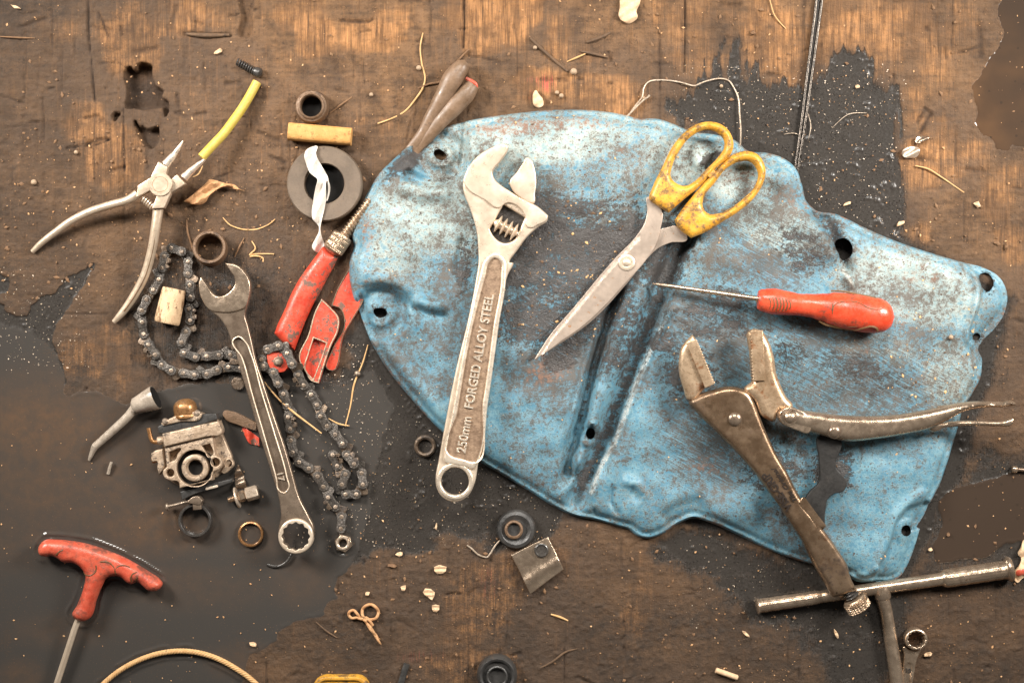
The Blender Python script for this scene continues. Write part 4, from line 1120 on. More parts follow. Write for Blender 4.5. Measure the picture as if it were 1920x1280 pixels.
j2 = spl(A([(622,118),(655,110),(692,124),(730,178),(762,270),(778,370),(802,432),(836,500),(872,552),(850,590),(800,575),(762,640),(720,625),(690,605),(650,520),(592,452),(640,402),(632,330),(620,240)]), True, 4)
mb = MB(); mb.pillow(j2, 16, 12, 14, 3.5, 12); mb.tilt(lean); mb.build('moving_jaw', M['jaw'], t)
P0, P1 = A([(624, 122), (640, 408)])
mb = MB(); mb.slab(teeth(P0, P1, 16, 22, 1), 6, 32, 1.0); mb.tilt(lean); mb.build('tooth_strip', M['jaw'], t)
lower = spl([(1456,772),(1470,763),(1485,762),(1498,768),(1511,769),(1560,776),(1620,779),(1680,776),(1740,766),(1790,755),(1830,751),(1870,753),(1896,751),(1901,756),(1886,761),(1850,763),(1802,772),(1776,786),(1745,801),(1700,812),(1640,822),(1580,826),(1540,816),(1510,808),(1482,800),(1462,792)], True, 4)
mb = MB(); mb.pillow(lower, 24, 16, 15, 4, 14); mb.tube([(1755, 768, 24), (1790, 763, 25), (1830, 757, 26), (1870, 757, 26), (1897, 756, 27)], [(8, 8), (7, 7), (5.5, 6), (5, 5), (3.5, 3)], 14, seg=5); mb.tilt(lean); mb.build('lever_handle', M['steel'], t)
rel = spl([(1738,800),(1775,791),(1830,788),(1872,791),(1902,787),(1899,795),(1870,799),(1828,797),(1780,798),(1745,808)], True, 3)
mb = MB(); mb.pillow(rel, 10, 7, 5, 3, 6); mb.tube([(1745, 802, 11), (1780, 796, 11), (1830, 793, 12), (1870, 794, 13), (1899, 791, 14)], [(5, 6), (4.5, 5), (4.5, 5), (4.2, 4.5), (3, 3)], 12, seg=5); mb.tilt(lean); mb.build('release_lever', M['steel'], t)
strut = spl(A([(1032,715),(1142,735),(1128,920),(1160,948),(1186,992),(1164,1040),(1112,1054),(1085,1072),(1062,1160),(1042,1250),(990,1180),(945,1105),(985,1030),(1018,1000),(1026,860)]), True, 4)
mb = MB(); mb.slab(strut, 4, 16, 1.6); mb.tilt(lean); mb.build('toggle_strut', M['strut'], t)
for (cx, cy, r0, z0, mt) in ((537, 624, 12.5, 27, 'steel_dark'), (1097, 692, 11.0, 39, 'steel_dark')):
    c = A([(cx, cy)])[0]; zz = lean(*c)
    mb = MB(); mb.lathe((c[0], c[1], zz + z0), (0, 0, 1), [(r0 + 2.5, 0), (r0 + 2.5, 1.2), (r0, 1.4), (r0, 4), (r0*.8, 6.5), (r0*.4, 8), (.1, 8.2)], 26); mb.build('rivet', M[mt], t)
c = A([(845, 612)])[0]; zz = lean(*c)
mb = MB(); mb.slab(spl(A([(785,612),(795,575),(840,555),(890,568),(935,590),(952,610),(945,705),(900,692),(840,668),(800,645)]), True, 4), zz + 26, zz + 38, 2.5); mb.build('pivot_cheek', M['steel'], t)
mb = MB(); mb.lathe((c[0], c[1], zz + 38), (0, 0, 1), [(14, 0), (14, 1.4), (12.5, 1.6), (10, 1.2), (10, 5), (7, 8), (3, 9), (.1, 9.2)], 28); mb.build('rivet', M['steel'], t)
# adjusting screw at the foot of the frame
p = np.array((1588.0, 1098.0, 26 + 20)); d = np.array((.50, .78, -.10)); d /= np.linalg.norm(d)
prof = [(13, 0)]
for i in range(5):
    prof += [(14.5, 3 + i*6), (11, 6 + i*6)]
mb = MB(); mb.lathe(p, d, prof, 26); mb.build('adjusting_thread', M['black_steel'], t)
kn = lambda th, h: 2.2*math.sin(th*13 + h*.8)*math.sin(th*13 - h*.8) if 4 < h < 27 else 0
mb = MB(); mb.lathe(p + d*31, d, [(12, 0), (20, 1.5), (22, 4)] + [(22.5, 5 + i*1.25) for i in range(16)] + [(20, 27), (10, 28.5)], 96, knurl=kn); mb.build('knurled_knob', M['knurl'], t)
zz = float(lean(0, 915)) + 29
letters('VISE-GRIP', (1485, 951), (1437, 882), 15, zz - .6, 1.8, M['stamp'], 'stamped_lettering', t, 0, .035)
letters('The Original', (1493, 936), (1450, 873), 8.5, zz - .8, 2.2, M['stamp'], 'stamped_lettering', t, .35, .03)

# ---------------------------------------------------------------- T bar with sliding handle, lower right
t = thing('t_bar_wrench', 'plain steel T bar wrench with knurled grips at lower right', 'wrench', (1655, 1120), 14)
kn = lambda th, h: .55*math.sin(th*20 + h*.9)*math.sin(th*20 - h*.9)
d = np.array((1895 - 1418, 1066 - 1136, 0.0)); d /= np.linalg.norm(d)
s0 = np.array((1420.0, 1135.5, 15))
mb = MB(); mb.lathe(s0, d, [(9, -3), (13.5, -2), (15.5, 0), (13, 3), (13, 6)] + [(13, 8 + i*3) for i in range(36)] + [(11.5, 118), (11.5, 124)], 60, knurl=kn); mb.build('knurled_grip', M['steel'], t)
mb = MB(); mb.lathe(s0, d, [(11.5, 122), (12, 126), (12.2, 200), (12.4, 345), (13, 350)], 24); mb.build('cross_bar', M['steel'], t)
mb = MB(); mb.lathe(s0, d, [(13, 349), (15.5, 352), (17, 356)] + [(17.5, 358 + i*3) for i in range(37)] + [(18, 470), (23, 474), (24, 477), (22, 481), (14, 483)], 60, knurl=lambda th, h: (kn(th, h) if 356 < h < 469 else 0)); mb.build('knurled_grip', M['steel'], t)
mb = MB(); mb.tube([(1652, 1104, 15), (1655, 1122, 15), (1662, 1150, 14.5), (1675, 1230, 14), (1690, 1330, 14)], [13.5, 13, 12, 12.5, 14], 20, seg=8); mb.build('stem', M['steel'], t)
mb = MB(); mb.lathe((1651.5, 1098, 15), (.16, 1, 0), [(8, 0), (15, 2), (16, 9), (16, 22), (13, 26)], 24); mb.build('stem_collar', M['steel'], t)

# ---------------------------------------------------------------- small box end wrench
A = crop(1640, 1150, 9.843)
t = thing('box_end_wrench', 'small ring end wrench marked 10 beside the stem of the T bar', 'wrench', (1712, 1240), 14)
shp = spl(A([(532,600),(640,665),(760,690),(860,640),(830,730),(770,900),(740,1080),(700,1300),(670,1500),(480,1500),(512,1080),(530,900),(540,740)]), True, 3)
gr = spl(A([(560,1000),(585,920),(630,900),(680,925),(686,1000),(660,1200),(640,1400),(520,1400),(540,1200)]), True, 3)
mb = MB(); mb.slab(shp, 4, 15, 2.6, grid=2.4, zt=lambda x, y: -3.2*(1 - sstep(-1.8, .8, sdist(x, y, gr)))); mb.build('shank', M['steel'], t)
c = A([(748, 455)])[0]
bh = [(c[0] + (16 + 1.1*math.cos(12*a))*math.cos(a), c[1] + (15 + 1.1*math.cos(12*a))*math.sin(a)) for a in (2*math.pi*i/96 for i in range(96))]
mb = MB(); mb.slab(circ(c[0], c[1], 21.5, 44, 20.5), 6, 27, 4, [bh], 1.4); mb.build('box_ring', M['steel'], t)
letters('10', A([(580, 1085)])[0], A([(660, 1095)])[0], 9, 12.0, 1.4, M['black_steel'], 'stamped_number', t)

# ---------------------------------------------------------------- red T handle key, lower left
A = crop(0, 960, 3.84)
t = thing('t_handle_key', 'red plastic T handle hex key lying in the black oil', 'hex key', (185, 1080), 20)
hd = spl(A([(278,265),(290,230),(330,196),(400,194),(520,204),(650,230),(760,268),(870,310),(980,368),(1080,430),(1150,480),(1172,515),(1152,548),(1078,565),(1035,532),(990,500),(945,515),(912,498),(880,468),(850,458),(800,462),(765,478),(742,520),(700,620),(645,762),(612,780),(545,765),(525,742),(560,660),(608,525),(618,455),(580,392),(525,362),(462,360),(420,332),(370,312),(322,318),(288,302)]), True, 4)
mb = MB(); mb.pillow(hd, 21, 19, 15, 4, 18, zt=lambda x, y: (fbm(x, y, 14, 14, 3, 2) - .5)*2.4); mb.build('handle', M['red_handle'], t)
for pts in ([(848,440),(850,400),(870,378),(910,372),(950,385)], [(960,490),(958,460),(975,430),(1000,420)], [(990,500),(996,470),(1010,455)], [(420,300),(455,268),(475,262)], [(600,430),(650,445),(695,430),(712,395),(710,370)], [(850,430),(835,380),(800,350),(740,345)]):
    p = spl(A(pts), False, 2.5); hz = [21 + 19*math.sqrt(max(0, 1 - (1 - min(1, -float(sdist(np.array([q[0]]), np.array([q[1]]), hd)[0])/15))**2)) for q in p]
    mb = MB(); mb.tube([(q[0], q[1], z + .1) for q, z in zip(p, hz)], [(1.3, .9)]*len(p), 6); mb.build('grip_crease', M['groove'], t)
mb = MB(); mb.tube([(148, 1158, 20), (140, 1178, 19), (104, 1286, 15), (80, 1360, 12)], [6.2]*4, 6); mb.build('hex_shaft', M['chrome'], t)

# ---------------------------------------------------------------- round nose pliers, upper left
A = crop(230, 250, 6.62)
t = thing('round_nose_pliers', 'small nickel round nose pliers with open handles and a return spring', 'pliers', (300, 370), 40, zbase=2)
ZP = 46
lean = lambda x, y: np.interp(np.hypot(np.asarray(x) - 303, np.asarray(y) - 347), [0, 90, 280], [0, -5, -36])
m1 = spl(A([(370,545,1),(200,655,1),(180,805,1),(352,718,1),(480,700,1),(615,742,1),(795,635,1),(685,517,1),(620,572,1),(500,560,1)]), True, 4)
mb = MB(); mb.slab(m1, ZP - 12, ZP + 4, 1.6); mb.build('under_half', M['nickel'], t)
m2 = spl(A([(462,360,1),(578,430,1),(555,520,1),(600,620,1),(615,745),(612,765,1),(535,935,1),(455,940),(380,945,1),(438,790,1),(420,745),(370,640),(372,540,1)]), True, 4)
mb = MB(); mb.slab(m2, ZP - 6, ZP + 9, 1.6); mb.build('upper_half', M['nickel'], t)
c = A([(490, 645)])[0]
mb = MB(); mb.lathe((c[0], c[1], ZP + 7), (0, 0, 1), [(22, 0), (22, 3.6), (21, 4.6), (15, 4.6), (14.4, 3.4), (13.6, 4.6), (.1, 4.7)], 44); mb.build('joint_disc', M['nickel'], t)
q = A([(540,395),(600,325),(680,220),(757,98)])
mb = MB(); mb.tube([(q[0][0], q[0][1], ZP), (q[1][0], q[1][1], ZP), (q[2][0], q[2][1], ZP), (q[3][0], q[3][1], ZP)], [8.5, 7.2, 4.6, 1.6], 18, seg=4); mb.build('jaw_tip', M['chrome_rim'], t)
q = A([(765,555),(840,480),(930,400),(1025,325)])
mb = MB(); mb.tube([(p[0], p[1], ZP - 4) for p in q], [8.2, 6.8, 5, 2.4], 18, seg=4); mb.build('jaw_tip', M['chrome_rim'], t)
hl = [(258,364),(236,376),(205,384),(165,396),(128,413),(95,435),(70,453),(51,470)]
mb = MB(); mb.tube([(x, y, ZP - 4 + float(lean(x, y))) for x, y in hl], [(9, 8), (7.5, 8), (7.5, 7.5), (7.5, 7), (7, 6.5), (6.5, 6), (6, 5.5), (4.5, 4)], 16, seg=6); mb.build('handle', M['nickel'], t)
hr = [(297,392),(292,425),(283,470),(268,516),(247,553),(225,583),(206,603)]
mb = MB(); mb.tube([(x, y, ZP - 2 + float(lean(x, y))) for x, y in hr], [(10, 8), (9, 8), (8.5, 7.5), (8.5, 7), (8, 6.5), (7, 6), (4.5, 4)], 16, seg=6); mb.build('handle', M['nickel'], t)
mb = MB(); mb.tube([(x + 3, y, ZP + 4.2 + float(lean(x, y))) for x, y in hr[:-1]], [(1.2, 1.2)]*6, 6, seg=6); mb.build('handle_groove', M['groove'], t)
mb = MB(); mb.helix((268, 372, 36), (287, 389, 36), 6, 5, 1.5); mb.build('return_spring', M['chrome_rim'], t)

t = MB(); t.tube([(480,152,12),(468,176,15),(453,203,20),(436,229,26),(420,252,31),(400,275,37),(381,297,42)], [8.5]*7, 18, seg=5)
o = t.build('plastic_sleeve', M['tube_yellow'], None, kf(25)); tag(o, 'yellow green plastic tube on the tip of the round nose pliers', 'tube')
t = thing('spring_screw', 'short black coil spring with a dark screw end at the tube top', 'spring', (465, 127), 8)
mb = MB(); mb.helix((445, 116, 8), (478, 135, 9), 6, 8, 1.6); mb.build('coil', M['black_steel'], t)
mb = MB(); mb.lathe((476, 133, 9), (.9, .35, .1), [(4, 0), (8, 2), (9, 6), (9, 13), (5, 16)], 18); mb.build('screw_head', M['black_steel'], t)
M['dark_rod'] = dirty('dark_oily_rod', rgb(66, 62, 58, .9), rgb(96, 88, 80, .9), metal=.8, rough=.2, ns=.05, amount=.3, grime=(48, 44, 42), bump=.2)
# ---------------------------------------------------------------- red locking tool half under the cover
A = crop(490, 340, 3.37)
t = thing('red_clamp_tool', 'chipped red painted clamp tool with threaded screw half under the blue cover', 'clamp', (590, 580), 18, zbase=1)
hd = spl(A([(388,406,1),(484,474,1),(455,540),(420,600),(375,690),(330,770),(262,920),(207,1066,1),(150,1030),(78,962,1),(100,900),(130,840),(190,700),(240,610),(300,525)]), True, 4)
mb = MB(); mb.pillow(hd, 10, 20, 16, 4, 9); mb.build('channel_handle', M['red_paint'], t)
lv = spl(A([(380,742,1),(440,800),(488,862),(487,930),(440,1040),(362,1275,1),(318,1262),(275,1195),(240,1135),(300,960),(320,885),(330,850)]), True, 4)
slot = spl(A([(332,990,1),(410,1022,1),(370,1140),(328,1248,1),(280,1185),(300,1090)]), True, 3)
mb = MB(); mb.slab(lv, 4, 19, 2.0, [slot], 1.4); mb.build('lever', M['red_paint'], t)
mb = MB(); mb.slab(lv, 16, 20.2, .8, [inset(lv, 2.6)], .8, bottom=False); mb.slab(inset(slot, -2.2), 16, 20.0, .6, [slot], .6, bottom=False); mb.build('worn_edge', M['cast'], t)
mb = MB(); mb.slab(inset(slot, -2), 2, 9, 0); mb.build('lever_channel', M['red_paint'], t)
lv = spl(A([(560,535,1),(640,560),(640,760),(600,830),(520,965),(430,1195),(418,1190),(450,1050),(522,900),(490,800),(440,785,1),(470,700)]), True, 4)
mb = MB(); mb.slab(lv, 2, 11, 2.0); mb.build('rear_lever', M['red_paint'], t)
mb = MB(); mb.slab(lv, 8, 12.0, .7, [inset(lv, 2.0)], .7, bottom=False); mb.build('worn_edge', M['rust_ring'], t)
n0 = A([(448, 443)])[0]; d = np.array((75, -108, 0.0)); d /= np.linalg.norm(d)
kn = lambda th, h: .8*math.sin(th*16 + h*.9)*math.sin(th*16 - h*.9) if 3 < h < 36 else 0
mb = MB(); mb.lathe((n0[0], n0[1], 20), d, [(9, -4), (17, 0), (19, 3)] + [(19.5, 4 + i*1.5) for i in range(21)] + [(18, 37), (9, 38.5)], 90, knurl=kn); mb.build('knurled_nut', M['knurl'], t)
prof = []
for i in range(12):
    prof += [(10.2, 38 + i*7), (10.6, 39.5 + i*7), (8.0, 42 + i*7), (8.0, 43.5 + i*7)]
mb = MB(); mb.lathe((n0[0], n0[1], 20), np.array((.60, -.80, -.05)), prof, 24); mb.build('threaded_screw', M['knurl'], t)
c = A([(110, 1138)])[0]
mb = MB(); mb.slab(spl(A([(48,1070),(120,1060),(180,1130),(150,1200),(70,1190),(40,1130)]), True, 3), 6, 24, 2); mb.build('pivot_plate', M['red_paint'], t)
mb = MB(); mb.lathe((c[0], c[1], 24), (0, 0, 1), [(9.5, -2), (9.5, 1), (8, 2), (7.5, 6), (5, 9), (.1, 9.6)], 24); mb.build('rivet', M['rivet'], t)

# ---------------------------------------------------------------- brown pliers grips poking out above the cover
A = crop(480, 0, 3.2)
t = thing('brown_handled_pliers', 'pliers with two brown dirty grips poking out from behind the top left of the cover', 'pliers', (830, 200), 14)
q = A([(1262,388),(1230,415),(1180,480),(1120,590),(1060,690),(1000,800),(930,890),(880,960)])
mb = MB(); mb.tube([(x, y, z) for (x, y), z in zip(q, [22, 24, 25, 22, 17, 11, 5, 2])], [(9, 9), (16, 15), (19, 17), (16, 14), (13, 10), (11, 7), (10, 4), (9, 3)], 22, seg=5); mb.build('grip', M['grey_brass'], t)
q = A([(1303,512),(1255,575),(1190,640),(1110,725),(1040,805),(960,890),(900,970)])
mb = MB(); mb.tube([(x, y, z) for (x, y), z in zip(q, [20, 20, 19, 16, 11, 5, 2])], [(13, 12), (17, 15), (18, 15), (15, 12), (13, 8), (11, 4), (10, 3)], 22, seg=5); mb.build('grip', M['grey_brass'], t)
q = A([(1296,505),(1304,512),(1311,518)])
mb = MB(); mb.tube([(1262/3.2 + 480, 475/3.2, 25), (1285/3.2 + 480, 490/3.2, 26), (1318/3.2 + 480, 512/3.2, 24), (1322/3.2 + 480, 540/3.2, 20)], [(3, 2.6), (4, 3), (4, 3), (3, 2.6)], 10, seg=3); mb.build('grip_end', M['red_handle'], t)

# ---------------------------------------------------------------- the saw chain: loop at left, double run at right
cpath = [(616,972),(614,948),(612,926),(602,902),(588,882),(572,890),(580,925),(580,948),(594,970),(580,948),]
cpath = [(640,990),(640,964),(628,948),(613,927),(602,901),(587,882),(566,870),(554,857),(546,834),(546,812),(542,789),(539,762),(533,740),(522,715),(511,693),(490,684),(468,676),(448,668),(427,665),(407,666),(383,668),(363,669),(341,655),(344,633),(357,606),(355,584),
         (358,560),(358,537),(353,511),(353,489),(336,468),(316,467),(307,490),(303,512),(293,537),(280,556),(268,580),(268,602),(271,629),(281,648),(295,670),(309,689),(333,697),(354,701),(378,703),(399,698),(422,688),(446,690),(470,686),(492,674),
         (508,652),(524,648),(540,660),(549,678),(560,700),(570,721),(586,742),(597,764),(605,788),(619,804),(640,826),(653,857),(669,874),(682,897),(676,918),(658,930),(640,915),(650,892),(632,872),(622,850),(604,846)]
def along(path, step):
    P = np.array(spl(path, False, 1.0)); seg = np.linalg.norm(np.diff(P, axis=0), axis=1); s = np.concatenate([[0], np.cumsum(seg)])
    k = np.arange(0, s[-1], step)
    return np.column_stack([np.interp(k, s, P[:, 0]), np.interp(k, s, P[:, 1])])
def chain_z(x, y):
    return 5 + 24*math.exp(-(((x - 535)/40)**2 + ((y - 675)/45)**2)) + 2.5*math.sin(x*.11 + y*.07)
nodes = along(cpath, 22.2)
t = thing('saw_chain', 'oily black chainsaw chain looping round the cork and down under the wrench', 'chain', (460, 740), 8)
for i in range(len(nodes)):
    x, y = nodes[i]; z = chain_z(x, y)
    mb = MB(); mb.lathe((x, y, z + 9), (.12*math.sin(i*2.1), .12*math.cos(i*1.3), 1), [(4.3, -8), (4.3, .6), (3.8, 1.4), (2.6, 1.8), (1.5, 1.9), (1.3, 1.3), (.1, 1.2)], 16); mb.build('rivet', M['rivet'], t)
    if i == len(nodes) - 1: break
    x2, y2 = nodes[i + 1]; z2 = chain_z(x2, y2)
    a = np.array((x, y)); b = np.array((x2, y2)); d = b - a; L = np.linalg.norm(d); d /= L; nn = np.array((-d[1], d[0]))
    def strap(w, wm, ext):
        pts = []
        for k in range(9):
            th = math.pi/2 + math.pi*k/8; pts.append(tuple(a + d*(math.cos(th)*w - 0) + nn*math.sin(th)*w))
        pts.append(tuple((a + b)/2 - nn*wm))
        for k in range(9):
            th = -math.pi/2 + math.pi*k/8; pts.append(tuple(b + d*math.cos(th)*w + nn*math.sin(th)*w))
        pts.append(tuple((a + b)/2 + nn*wm))
        return pts
    lz = lambda X, Y: z + (z2 - z)*np.clip(((X - a[0])*d[0] + (Y - a[1])*d[1])/L, 0, 1)
    if i % 2 == 0:
        mb = MB(); mb.slab(strap(9.4, 7.4, 0), 5.5, 9.5, 1.2); mb.slab(strap(9.4, 7.4, 0), -3, 1, 1.0); mb.tilt(lz)
        mb.build('tie_strap', M['chain'], t)
        if i % 8 == 2:
            s = -1 if i % 16 == 2 else 1
            q = [tuple(a + d*1 + nn*s*6), tuple(a + d*2 + nn*s*13), tuple(a + d*9 + nn*s*14.5), tuple(a + d*13 + nn*s*8), tuple(a + d*17 + nn*s*14), tuple(a + d*21 + nn*s*12), tuple(a + d*22 + nn*s*5)]
            mb = MB(); mb.slab(q, 1, 12, 1.0); mb.tilt(lz); mb.build('cutter', M['cutter'], t)
    else:
        s = 1 if i < 46 else -1
        pts = strap(8.0, 7.0, 0)
        tang = [tuple(a + d*2 + nn*s*5), tuple(a + d*5 + nn*s*14), tuple(a + d*9 + nn*s*17), tuple(a + d*14 + nn*s*14), tuple(a + d*(L - 2) + nn*s*5)]
        mb = MB(); mb.slab(pts, 1.5, 5.0, .8); mb.slab(spl(tang, True, 3), 1.2, 4.6, .6); mb.tilt(lz); mb.build('drive_link', M['cutter'] if i % 4 == 1 else M['chain'], t)

# ---------------------------------------------------------------- carburettor
A = crop(140, 690, 3.764)
t = thing('carburettor', 'dirty cast metal carburettor with a brass primer dome, lying in the oil', 'carburettor', (366, 860), 24)
mb = MB(); mb.slab(spl(A([(640,440,1),(1005,350,1),(1020,420),(1075,560),(1105,640),(1000,770,1),(745,845,1),(620,755),(585,640),(610,560)]), True, 4), 0, 16, 2.5); mb.build('lower_casting', M['cast'], t)
mb = MB(); mb.slab(spl(A([(632,458,1),(870,402),(1030,368,1),(1046,462),(960,478),(645,552,1)]), True, 4), 14, 44, 3.0); mb.build('pump_body', M['cast'], t)
mb = MB(); mb.slab(spl(A([(600,410,1),(640,388,1),(905,322,1),(1008,318,1),(1018,358,1),(900,395),(640,455,1),(604,455,1)]), True, 4), 10, 42, 1.5); mb.build('gasket', M['black'], t)
mb = MB(); mb.slab(spl(A([(625,385,1),(700,345),(870,305),(915,318,1),(905,345),(760,375),(640,402,1)]), True, 4), 12, 46, 2); mb.build('cover_plate', M['cast'], t)
c = A([(792, 285)])[0]
mb = MB(); mb.lathe((c[0], c[1] + 12, 30), (-.12, -1, .15), [(18, -4), (23, -2), (23, 2), (21.5, 4), (22, 12), (21, 20), (17, 26), (10, 30), (.1, 31.5)], 34); mb.build('primer_dome', M['brass'], t)
for cx, cy in ((655, 372), (878, 314)):
    c = A([(cx, cy)])[0]; mb = MB(); mb.lathe((c[0], c[1], 44), (0, 0, 1), [(6, -2), (6, 2), (4, 4), (.1, 4.4)], 16); mb.build('screw_head', M['rivet'], t)
# frame and flange
fr_out = spl(A([(645,562,1),(980,476,1),(1002,612,1),(1040,632),(1052,670),(1030,710),(985,732),(982,786,1),(750,842,1),(742,798),(690,790),(640,762),(633,720),(660,692,1)]), True, 3.5)
win1 = spl(A([(670,590,1),(760,570),(738,600),(722,640),(680,660,1)]), True, 3)
win2 = spl(A([(905,545,1),(965,528,1),(985,605),(960,622),(935,590)]), True, 3)
bore = A([(857, 700)])[0]
ears = [circ(*A([(685, 735)])[0], 7.5, 20), circ(*A([(1003, 660)])[0], 8.0, 20)]
well = circ(bore[0], bore[1], 34, 44, 34)
mb = MB(); mb.slab(fr_out, 12, 38, 2.4, [win1, win2, well] + ears, 1.5); mb.build('flange', M['cast'], t)
mb = MB(); mb.slab(circ(bore[0], bore[1], 35, 44), 10, 22, 0); mb.build('shaded_flange_well', M['bore'], t)  # black top stands for the shade inside the throat
mb = MB(); mb.lathe((bore[0], bore[1], 4), (0, 0, 1), [(14.5, 0), (14.5, 29), (17, 33), (21, 34), (24.5, 32.5), (25.5, 29), (25.5, 4)], 44, closed=True); mb.build('throat_ring', M['cast'], t)
e2 = spl(A([(1075,635),(1110,650),(1120,685),(1095,715),(1040,745),(1028,735),(1050,700),(1060,660)]), True, 3)
mb = MB(); mb.slab(e2, 6, 20, 2, [circ(*A([(1083, 672)])[0], 6.5, 16)], 1); mb.build('rear_ear', M['cast'], t)
mb = MB(); mb.slab(spl(A([(545,600,1),(575,578),(628,568,1),(636,640),(640,690),(602,752,1),(588,700),(585,655),(556,660)]), True, 3), 8, 32, 2.5); mb.build('side_arm', M['cast'], t)
c = A([(552, 640)])[0]; mb = MB(); mb.lathe((c[0] + 3, c[1], 24), (-1, .12, 0), [(7, -4), (8, 0), (8, 4), (3, 5)], 14); mb.build('side_screw', M['brass'], t)
q = A([(615,512),(580,520),(552,510),(540,480),(532,445),(527,420)])
mb = MB(); mb.tube([(x, y, 30) for x, y in q], [4.2, 4, 4, 4, 4, 4.2], 14, seg=3); mb.build('fuel_elbow', M['brass'], t)
c = A([(606, 508)])[0]; mb = MB(); mb.lathe((c[0] - 4, c[1] + 1, 30), (1, -.2, 0), [(7, 0), (8, 2), (8, 9), (6, 12)], 18); mb.build('elbow_boss', M['cast'], t)
q = A([(610,430)])[0]; mb = MB(); mb.lathe((q[0], q[1], 26), (-1, .15, 0), [(8, -4), (8, 3), (6, 4.5)], 14); mb.build('side_cap', M['black'], t)
mb = MB(); mb.slab(spl(A([(745,870,1),(960,815),(1110,778,1),(1114,802,1),(1010,840),(930,862),(840,890),(760,930,1)]), True, 4), 4, 26, 1.6); mb.build('lower_gasket', M['black'], t)
mb = MB(); mb.slab(rect(*A([(970, 840)])[0], 24, 5, math.radians(-14), 2), 25, 30, 1.2); mb.build('throttle_lever', M['chrome'], t)

# ---------------------------------------------------------------- hose clamp, bolt, rings and nuts
t = thing('hose_clamp', 'black oily hose clamp ring with a shiny screw lug below the carburettor', 'hose clamp', (368, 972), 10)
c = A([(856, 1070)])[0]
mb = MB(); mb.lathe((c[0], c[1], 0), (0, 0, 1), [(26, 0), (26, 22), (27, 23), (30, 23), (31, 22), (31, 0)], 44, closed=True); mb.build('band', M['black_steel'], t)
mb = MB(); mb.slab(spl(A([(800,940,1),(850,900),(880,895),(915,925,1),(905,950),(845,950)]), True, 3), 10, 30, 1.5); mb.slab(rect(*A([(875, 965)])[0], 16, 15, -.1, 2), 8, 28, 1.5); mb.build('lug', M['steel_dark'], t)
mb = MB(); mb.tube([(*A([(665, 972)])[0], 18), (*A([(700, 965)])[0], 18), (*A([(830, 930)])[0], 18)], [4, 2.6, 2.6], 12); mb.lathe((*A([(660, 975)])[0], 18), (-1, .15, 0), [(7, -2), (7, 1), (5, 3)], 16); mb.build('clamp_screw', M['rivet'], t)

t = thing('bolt_with_nut', 'steel bolt with a washer and nut beside the carburettor', 'bolt', (455, 925), 14)
p0 = np.array((*A([(1085, 930)])[0], 14.0)); d = np.array((.96, -.28, 0)); d /= np.linalg.norm(d)
prof = []
for i in range(8):
    prof += [(5.6, i*2.6), (4.6, i*2.6 + 1.3)]
mb = MB(); mb.lathe(p0, d, prof + [(5.2, 22)], 18); mb.build('thread', M['steel'], t)
mb = MB(); mb.lathe(p0, d, [(6, 15), (19, 15), (20, 16), (20, 18), (19, 19), (6, 19)], 32); mb.build('washer', M['wire'], t)
mb = MB(); mb.lathe(p0, d, [(6, 20), (10, 20.5), (10.5, 22), (10.5, 31), (9, 33)], 6); mb.build('nut', M['steel'], t)
mb = MB(); mb.lathe(p0, d, [(6, 34), (11.5, 34.5), (13, 36), (13, 55), (11, 58), (4, 58.5)], 6); mb.build('hex_head', M['wire'], t)

def single(name, label, cat, mb, mat, z=8, group=None, sharp=38):
    o = mb.build(name, mat, None, kf(z), None, sharp)
    return tag(o, label, cat, group)
single('brass_ring', 'thin brownish brass ring lying flat in the oil by the box end', 'ring', MB().lathe((470, 1001, 1), (0, 0, 1), [(19.5, 0), (19, 7), (21, 10), (23.5, 9), (24, 5), (24, 0)], 48, closed=True), M['brass'])
single('rusty_ring', 'brown rusty steel sleeve standing above the wrench jaw', 'ring', MB().lathe((392, 467, 1), (.06, -.1, 1), [(25, 0), (24, 30), (26, 33), (30, 33), (32, 30), (32, 0)], 48, closed=True), M['rust_ring'], 24)
t = thing('bushing', 'round brown metal bushing with a dark bore above the yellow foam block', 'bushing', (585, 201), 16)
mb = MB(); mb.lathe((585, 201, 1), (0, 0, 1), [(20, 0), (20, 30), (22, 32), (24, 31), (25, 28), (28.5, 27), (31, 22), (32, 10), (31, 0)], 48, closed=True); mb.build('shell', M['rust_ring'], t)
mb = MB(); mb.slab(circ(585, 201, 20.5, 40), .5, 6, 0); mb.build('bore_shade_disc', M['bore'], t)  # black disc put in for the shade of the bore
HEX = lambda cx, cy, r, a=0: [(cx + r*math.cos(a + math.pi*k/3), cy + r*math.sin(a + math.pi*k/3)) for k in range(6)]
t = thing('hex_nut', 'small shiny steel nut lying beside the box end of the combination wrench', 'nut', (644, 1018), 8)
mb = MB(); mb.slab(HEX(644, 1018, 17, .3), 1, 12, 1.5, [circ(644, 1018, 8, 28)], 1); mb.build('nut_body', M['steel'], t)
mb = MB(); mb.lathe((643, 1017, 8), (0, 0, 1), [(8.4, 0), (8.4, 5), (10, 6.2), (12.5, 6), (13, 4)], 32, closed=True); mb.build('nut_collar', M['wire'], t)
single('lock_washer', 'rough steel washer in black oil left of the wrench hole', 'washer', MB().lathe((797, 836, 1), (0, 0, 1), [(13, 0), (12.6, 6), (14, 8), (17, 9), (20, 7), (21, 3), (21, 0)], 40, closed=True).tilt(lambda x, y: (x - 797)*.06), M['cutter'])
single('steel_clip', 'thin bent steel clip lying in the oil under the box end', 'clip', MB().tube([(500,1058,4),(515,1062,5),(531,1058,6),(543,1046,7),(550,1030,6),(552,1012,4)], [(2.6, 1.6)]*6, 10, seg=4), M['black_steel'])

